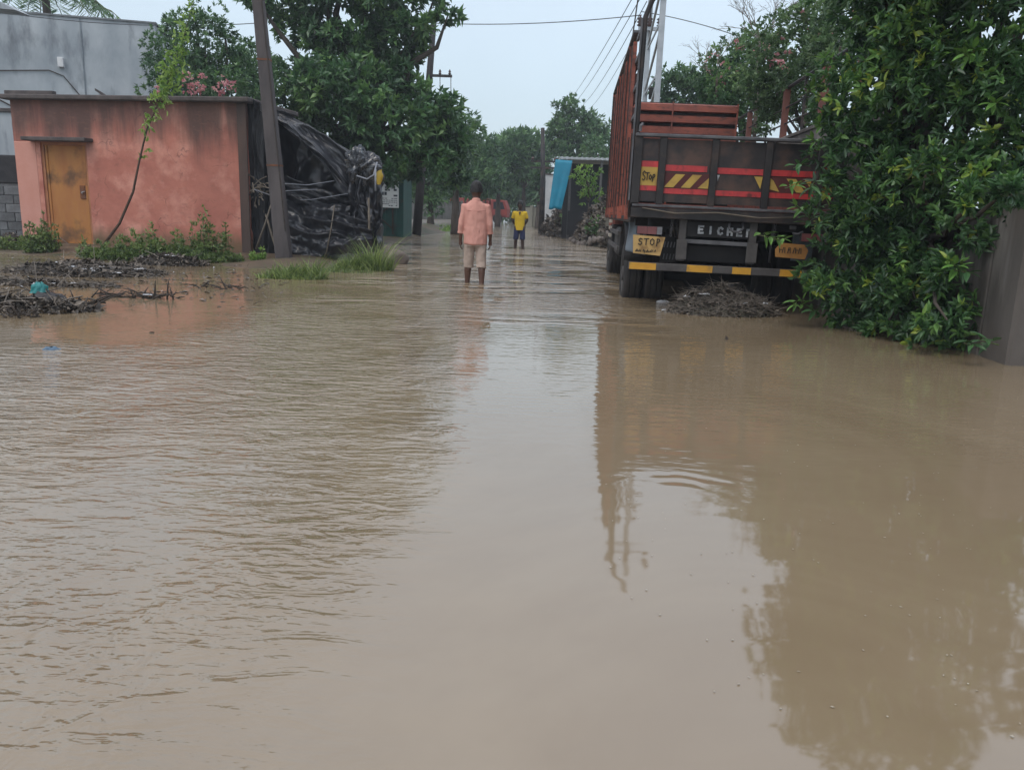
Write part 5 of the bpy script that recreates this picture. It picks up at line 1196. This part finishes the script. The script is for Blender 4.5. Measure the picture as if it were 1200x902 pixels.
# pink flowering shrub behind the hut roof
def flowering(name, label, cat, base, blobs, per, seed, pink_blobs, pn, m=LF_TREE, sz=(.07, .13)):
    t = make_tree(name, label, cat, base, (base[0], base[1], base[2] + 1.2), .09, blobs, m, per, 6, sz, (sz[0] * .45, sz[1] * .5), seed)
    rng = np.random.default_rng(seed + 1); P_, O, T = crown_points(pink_blobs, pn, rng, 8, .5)
    V, Fc, ti = rosette_leaves(P_, O, T, 5, (.05, .09), (.035, .06), rng, 1.0, .2)
    np_mesh('flowers', V - np.array(base), Fc, ti, LF_PINK, t, kind='stuff'); return t
fb = [B(228, 104, 21.8, (.8, .5, .35)), B(262, 98, 21.8, (.8, .5, .4))]
flowering('oleander_bush', 'pink flowering bush peeping over the orange hut roof', 'bush', (-8.3, 21.9, 0), fb, 60, 110, [B(221, 98, 21.3, (.22, .2, .3)), B(236, 94, 21.3, (.18, .2, .2)), B(268, 98, 21.3, (.2, .2, .22)), B(228, 105, 21.3, (.25, .2, .14)), B(257, 107, 21.3, (.2, .2, .12)), B(188, 107, 21.3, (.2, .2, .1))], 420)
# far trees on the left of the road
def fartree(label, px, py, y, rx, rz, seed, per=60, n=6, base=None, lr=(.35, .7), m=LF_FAR, h=None):
    rd = random.Random(seed); c = at(px, py, y); bl = []
    for i in range(n):
        a = rd.uniform(0, 2 * PI); q = rd.uniform(.2, .62)
        bl.append(((c.x + math.cos(a) * rx * q, c.y + rd.uniform(-1, 1) * rx * .4, c.z + math.sin(a) * rz * q), (rx * rd.uniform(.34, .55), rx * .5, rz * rd.uniform(.3, .5))))
    bl.append((tuple(c), (rx * .55, rx * .5, rz * .6)))
    return make_tree('roadside_tree', label, 'tree', (c.x, c.y, 0), (c.x, c.y, max(1.2, c.z - rz * .6)), .2, bl, m, per, 6, lr, (lr[0] * .3, lr[1] * .3), seed, group=None, sub=22)
fartree('round green tree just beyond the big tree left of the road', 535, 178, 38, 2.0, 2.4, 201, 110, 7, lr=(.2, .4))
fartree('hazy tree left of the road with drooping foliage', 560, 195, 52, 2.4, 2.6, 202, per=80, lr=(.25, .5))
fartree('wide hazy tree over the far road behind the pink shirted man', 585, 190, 60, 2.8, 3.0, 203)
fartree('hazy tree above the person in yellow', 615, 190, 64, 2.9, 3.3, 204)
fartree('lower dark tree mass behind the red lorry', 560, 222, 76, 4.4, 2.2, 205, 34, 9)
fartree('lower bushy tree behind the cream wall', 612, 222, 78, 4.4, 2.0, 206, 34, 9)
fartree('shady tree over the left verge behind the wooden pole', 505, 215, 44, 1.9, 2.0, 207, 80, lr=(.22, .42))
fartree('small tree beside the distant dark pole', 632, 215, 58, 1.0, 2.2, 209, 60)
fartree('shady tree behind the green kiosk', 450, 200, 36, 2.4, 1.6, 208, 70, lr=(.2, .4), m=LF_TREE)
blobs = [B(672, 150, 58, (1.9, 1.6, 1.9)), B(660, 132, 58, (1.0, 1, .9)), B(667, 122, 58, (.55, .5, .8)), B(655, 165, 58, (1.0, 1, 1.1)), B(693, 152, 58, (1.2, 1.2, 1.3)), B(685, 140, 58, (.8, .8, .8)), B(702, 146, 58, (.7, .7, .7)), B(680, 175, 57, (2.2, 1.6, 1.2)), B(650, 150, 58, (.6, .6, .4)), B(704, 180, 50, (1.2, 1.2, 1.6))]
make_tree('clumpy_tree', 'round clumped tree rising above the blue shed', 'tree', (at(676, 200, 58).x, 58, 0), (at(676, 200, 58).x, 58, 3.5), .2, blobs, LF_FAR, 75, 7, (.22, .42), (.10, .19), 120, sub=18)
rng = np.random.default_rng(400); hb = [((-40 + i * 2.2, 90 + 3 * math.sin(i * 1.7), 1.2 + .9 * (i % 3)), (2.4, 1.5, 1.9 + .5 * math.sin(i))) for i in range(40)]
P_, O, T = crown_points(hb, 34, rng, 20); V, Fc, ti = rosette_leaves(P_, O, T, 6, (.4, .8), (.18, .35), rng)
tag(np_mesh('distant_thicket', V, Fc, ti, LF_FAR, None, 'stuff'), 'dark green thicket closing the far end of the road', 'thicket')
# shrub in front of the blue shed
blobs = [B(688, 208, 33, (.65, .5, .45)), B(696, 218, 33, (.5, .4, .5)), B(684, 220, 33, (.4, .4, .4)), B(692, 232, 33, (.5, .4, .4))]
make_tree('young_shrub', 'pale green young shrub growing in front of the dark shed opening', 'shrub', (at(690, 250, 33.2).x, 33.2, .3), (at(690, 230, 33.1).x, 33.1, 1.6), .04, blobs, LF_LIGHT, 60, 7, (.14, .26), (.05, .09), 121)
# tree right of the tower
blobs = [B(795, 105, 34, (1.1, 1, 1.1)), B(783, 112, 34, (.7, .7, .9)), B(812, 112, 34, (.9, .9, .9)), B(800, 90, 34, (.6, .6, .5)), B(825, 112, 34, (.7, .8, .8))]
make_tree('round_tree', 'round green tree showing between the tower and the bougainvillea', 'tree', (at(798, 200, 34).x, 34, 0), (at(798, 160, 34).x, 34, 3), .16, blobs, LF_FAR, 190, 7, (.14, .26), (.06, .11), 122)
# bougainvillea behind the wall
blobs = [B(868, 78, 21, (.9, .9, .9)), B(850, 100, 21, (.9, .8, .8)), B(845, 70, 21, (.5, .5, .5)), B(880, 108, 20, (1.1, .9, .9)), B(862, 132, 20, (1.0, .8, .6)), B(895, 75, 20, (.8, .8, .8)), B(840, 125, 21, (.6, .7, .8)), B(882, 52, 21, (.5, .5, .4))]
flowering('bougainvillea', 'dark leafed flowering creeper tree behind the lorry headboard', 'bush', (at(865, 150, 20.8).x + .3, 20.8, 0), blobs, 460, 130,
          [B(869, 50, 20, (.12, .2, .3)), B(850, 85, 20, (.3, .3, .2)), B(836, 82, 20.6, (.25, .2, .35)), B(895, 62, 19, (.3, .3, .5)), B(905, 85, 19, (.25, .3, .3))], 90)
blobs = [B(935, 55, 15.5, (1.0, .9, .7)), B(965, 35, 15, (.9, .8, .6)), B(910, 75, 16, (.8, .8, .7)), B(905, 110, 16, (.8, .7, .6)), B(950, 80, 15, (.9, .7, .6)), B(990, 20, 14, (.7, .7, .6)), B(925, 140, 15.5, (.9, .7, .4)), B(965, 62, 14, (.6, .6, .5)), B(985, 55, 13.2, (.5, .6, .5))]
flowering('creeper_bush', 'pale green flowering creeper spilling over the rusty railing', 'bush', (at(945, 150, 15).x + .6, 15, 0), blobs, 620, 132,
          [B(968, 40, 14, (.12, .1, .1)), B(914, 68, 15, (.3, .3, .3)), B(904, 55, 15.4, (.25, .2, .3)), B(990, 20, 13.4, (.2, .2, .12)), B(938, 25, 15, (.3, .3, .12))], 110, m=LF_CREEP, sz=(.06, .11))
# bare twigs against the sky
def twiggy(label, px, py, y, seed, n, h):
    c = at(px, py, y); t = thing('bare_tree', label, 'tree', (c.x, c.y, 0)); rd = random.Random(seed); mb = MB()
    MB().tube([(c.x, c.y, 0), (c.x + .1, c.y, c.z * .5), c], [.07, .05, .03], 6).build('trunk', bark, t, world=True, smooth=True)
    def grow(p, d, L, r, k):
        q = p + d * L; mb.tube([p, p.lerp(q, .5) + Vector((rd.uniform(-.04, .04), 0, .02)), q], [r, r * .8, r * .6], 4, cap=False)
        if k:
            for _ in range(rd.choice((2, 3))): grow(p.lerp(q, rd.uniform(.55, 1)), (d + Vector((rd.gauss(0, .45), rd.gauss(0, .3), rd.gauss(.05, .25)))).normalized(), L * rd.uniform(.6, .85), r * .62, k - 1)
    for i in range(n): grow(Vector(c), Vector((rd.gauss(0, .6), rd.gauss(0, .3), 1)).normalized(), h * rd.uniform(.35, .55), .014, 4)
    mb.build('branch', twig_grey, t, world=True)
twiggy('leafless twiggy tree above the flowering creeper', 890, 48, 18, 1, 7, 1.2)
twiggy('leafless twiggy tree against the sky left of the shrub', 950, 32, 17, 2, 8, 1.2)
twiggy('small leafless twigs left of the bougainvillea', 840, 95, 20, 3, 3, 1.3)
# palm behind the grey building
pc_ = at(52, -14, 33); pt_ = thing('palm_tree', 'palm fronds showing above the grey building roof', 'palm tree', (pc_.x, 33, 0))
MB().tube([(pc_.x, 33, -.2), (pc_.x + .1, 33, 4), tuple(pc_)], [.22, .17, .14], 8).build('trunk', bark, pt_, world=True, smooth=True)
rd = random.Random(5); rng = np.random.default_rng(6)
for i in range(17):
    a = i * 2.4; L = 2.6; Q = []; Dd = []; pts = []
    for j in range(9):
        s_ = j / 8; pts.append(pc_ + Vector((math.cos(a) * L * s_, math.sin(a) * L * s_, .6 * s_ - 1.7 * s_ * s_ + rd.uniform(0, .3) * s_)))
    fr_ = MB().tube(pts, [.03 - .002 * j for j in range(9)], 4).build('frond', stemg, pt_, world=True)
    for j in range(1, 8):
        for q in (0, .25, .5, .75):
            for sx in (-1, 1):
                Q.append(np.array(pts[j].lerp(pts[j + 1], q))); Dd.append((-math.sin(a) * sx, math.cos(a) * sx, -.55))
    Q = np.array(Q); V, Fc, ti = leaf_arrays(Q, np.array(Dd) + rng.normal(size=(len(Q), 3)) * .12, (.5, .8), (.04, .06), rng, 1, None, False)
    np_mesh('leaflets', V - np.array(pt_.location), Fc, ti, LF_FAR, fr_, kind='stuff')
at_ = at(1, 6, 24)
awn = thing('corner_awning', 'pale sheet awning corner at the very top left above the grey building', 'awning', (at_.x - .6, 24, at_.z))
MB().prism([(-1.0, 0, 0), (1.0, 0, -.12), (.5, 0, .12), (-1.0, 0, .35)], (0, 1, 0), .8).build('sheet', MATS['pale_streaked_render'], awn)

# ---- the great leafy shrub on the right
rng = np.random.default_rng(300)
bl = [B(1050, 20, 8.2, (.75, .7, .55)), B(1120, 60, 7.8, (.8, .7, .7)), B(1180, 120, 7.6, (.8, .7, .7)), B(1040, 110, 8.3, (.6, .6, .6)), B(1015, 170, 8.6, (.6, .6, .5)), B(1100, 165, 8.2, (.7, .6, .6)), B(1190, 30, 7.4, (.8, .7, .7)), B(1190, 190, 7.2, (.6, .5, .45)), B(1215, 225, 7.0, (.5, .4, .3)), B(1155, 215, 7.3, (.45, .4, .3)),
      B(1003, 225, 8.7, (.48, .5, .42)), B(1060, 240, 8.2, (.6, .6, .5)), B(1130, 225, 7.8, (.5, .5, .4)), B(998, 290, 8.9, (.45, .5, .42)), B(1045, 310, 8.3, (.55, .6, .5)), B(1100, 330, 7.9, (.45, .5, .45)), B(1000, 350, 8.7, (.5, .5, .35)), B(1060, 375, 8.1, (.5, .5, .3)), B(1115, 375, 7.5, (.36, .4, .28)), B(965, 345, 9.0, (.3, .4, .3)),
      B(1100, -60, 8, (.9, .8, .8)), B(1190, -70, 7.6, (.9, .8, .8)), B(1040, -50, 8.3, (.6, .6, .6)), B(1010, 70, 8.6, (.4, .5, .5)), B(1025, 20, 8.5, (.35, .4, .4)), B(992, 140, 8.7, (.26, .3, .2)), B(966, 215, 8.6, (.24, .3, .18)), B(966, 250, 8.8, (.24, .3, .18)), B(1215, 150, 7.2, (.5, .5, .45)), B(1205, 95, 7.3, (.5, .5, .45)), B(1170, 165, 7.4, (.45, .4, .4)), B(1010, 255, 8.7, (.4, .4, .4)), B(1150, 280, 7.9, (.3, .3, .25)), B(1000, 382, 8.6, (.4, .4, .22)), B(1040, 394, 8.0, (.4, .4, .2)), B(1085, 400, 7.5, (.38, .4, .2)), B(1005, 325, 8.5, (.45, .4, .35)), B(1072, 350, 7.8, (.45, .4, .35)), B(1030, 268, 8.3, (.45, .4, .35)), B(1085, 285, 7.9, (.45, .4, .35)), B(1128, 262, 7.2, (.26, .3, .22)), B(1120, 320, 7.1, (.26, .3, .22)), B(1110, 375, 6.9, (.3, .3, .18)), B(1150, 232, 6.7, (.3, .25, .14)), B(1200, 228, 6.5, (.3, .25, .13)), B(1020, 205, 8.0, (.4, .4, .35)), B(1085, 205, 7.5, (.4, .35, .25))]
bl += [((3.6, 8.3, 3.6), (.7, .7, .7)), ((4.2, 8.0, 4.0), (.8, .7, .8)), ((3.8, 8.2, 4.6), (.6, .6, .6)), ((4.6, 7.8, 4.4), (.6, .6, .6)), ((5.2, 7.6, 3.3), (.6, .6, .5)), ((4.1, 8.0, 5.1), (.4, .4, .35)), ((4.7, 7.7, 4.9), (.35, .35, .3)), ((5.3, 7.7, 4.0), (.4, .4, .35))]
hs = thing('leafy_shrub', 'huge dark green leafy shrub overhanging the water at the right edge', 'shrub', (4.3, 8.3, 0))
P_, O, T = crown_points(bl, 600, rng, 16, .42, .3)
keep = (P_[:, 2] > .04) & ~((P_[:, 1] < 6.75) & (P_[:, 0] > 3.9) & (P_[:, 2] < 1.3)); P_, O, T = P_[keep], O[keep], T[keep]
out_ = (P_[:, 0] * -.4 - P_[:, 1]); T = np.clip(T * .9 + (rng.uniform(0, 1, len(T)) < .12) * .4, 0, 1)
V, Fc, ti = rosette_leaves(P_, O, T, 7, (.050, .125), (.020, .046), rng, .85, .05, True, outw=.65)
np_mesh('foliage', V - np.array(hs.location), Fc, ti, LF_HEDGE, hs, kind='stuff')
for i, (x, y) in enumerate(((4.25, 8.4), (4.0, 8.7), (4.5, 8.0), (4.3, 8.9))):
    MB().tube([(x, y, -.3), (x + .05 * i, y, 1.0), (x - .15 + .1 * i, y - .05, 2.3), (x - .2 + .2 * i, y - .1, 3.8)], [.07, .055, .04, .02], 7).build('stem', bark, hs, smooth=True, world=True)
limb_mb((4.2, 8.4, 1.0), [c for c, r in bl], .03, 5, 5, .008).build('branches', bark, hs, world=True, smooth=True)
# bright young sprays: their leaves one by one
leaf_mesh = None; cnt = 0
def leaf_shape():
    mb = MB(); tpl = [(0, 0, 0), (.18, .36, .07), (.42, .5, .10), (.72, .30, .05), (1, 0, -.12)]
    mb.v = [(x, y * .34, z * .6) for x, y, z in tpl] + [(x, -y * .34, z * .6) for x, y, z in tpl[1:4]] + [(.42, 0, .0)]
    mb.f = [(0, 8, 2, 1), (8, 4, 3, 2), (0, 5, 6, 8), (8, 6, 7, 4)]; return mb
def spray(px, py, y, size, nl, rd, src):
    global cnt
    c = at(px, py, y); ax = Vector((rd.uniform(-1, .3), rd.uniform(-1, -.2), rd.uniform(-.35, .35))).normalized()
    MB().tube([c - ax * size * 1.6 + Vector((0, 0, -.03)), c], [.006, .004], 4).build('twig', stemg, hs, world=True)
    for k in range(nl):
        t = k / nl; ang = k * 2.4
        o = copy_obj(src, hs); s_ = size * rd.uniform(.8, 1.15)
        side_ = ax.cross(Vector((0, 0, 1))).normalized(); upv = side_.cross(ax)
        d = (ax * (.35 + t * .6) + side_ * math.cos(ang) * (1 - .4 * t) + upv * (math.sin(ang) * .55 - .1)).normalized()
        zz_ = Vector((rd.uniform(-.3, .3), rd.uniform(-.5, .1), 1)); yv = zz_.cross(d).normalized(); zv = d.cross(yv)
        M = Matrix((d, yv, zv)).transposed().to_4x4()
        p = c - ax * size * 1.3 * (1 - t) - Vector(hs.location)
        o.matrix_local = Matrix.Translation(p) @ M @ Matrix.Scale(s_, 4); cnt += 1
def flat_leaf(name, col_):
    o = leaf_shape().build('leaf', col_, hs); return o
YL = mat('bright_leaf', (.13, .26, .05), (.09, .20, .04), 3, .45, vary=.25); GLf = mat('mid_leaf', (.06, .14, .045), (.04, .10, .035), 3, .45, vary=.3)
srcs = [flat_leaf('leaf', YL), flat_leaf('leaf', GLf)]
for s_ in srcs: s_.location = (-.55, -.2, 1.5); s_.scale = (.12, .12, .12)
rd = random.Random(77)
for (px, py, y) in [(948, 108, 8.5), (962, 100, 8.4), (975, 112, 8.4), (962, 140, 8.5), (950, 165, 8.5), (938, 192, 8.4), (932, 218, 8.3), (945, 222, 8.3), (930, 242, 8.3), (946, 250, 8.3), (958, 240, 8.3), (965, 262, 8.3), (908, 281, 8.4), (922, 280, 8.4), (945, 318, 8.4), (952, 305, 8.4), (932, 358, 8.6), (942, 350, 8.6), (950, 362, 8.6),
                    (1052, 38, 7.6), (1090, 42, 7.5), (1095, 58, 7.5), (1140, 55, 7.2), (1130, 65, 7.2), (1180, 92, 7.0), (1168, 118, 7.0), (1082, 190, 7.3), (1095, 185, 7.3), (1108, 195, 7.2), (1125, 215, 7.1), (1140, 212, 7.1), (1090, 330, 7.4), (1098, 342, 7.4), (1072, 380, 7.3), (1085, 372, 7.3), (1145, 405, 6.5), (1150, 395, 6.5), (1140, 318, 6.9), (1120, 312, 7.0)]:
    src = srcs[0] if rd.random() < .7 else srcs[1]
    for _ in range(1): spray(px + rd.uniform(-3, 3), py + rd.uniform(-3, 3), y, rd.uniform(.12, .17), 7, rd, src)

# ================================================================ damp monsoon air
hm = bpy.data.materials.new('haze'); hm.use_nodes = True; t = hm.node_tree; t.nodes.remove(t.nodes['Principled BSDF'])
pv = t.nodes.new('ShaderNodeVolumePrincipled'); pv.inputs['Color'].default_value = (.86, .92, 1, 1); pv.inputs['Density'].default_value = .0013
t.links.new(pv.outputs[0], t.nodes['Material Output'].inputs['Volume'])
MB().b2((-310, -310, -1.6), (310, 310, 22)).build('haze', hm, kind='stuff')
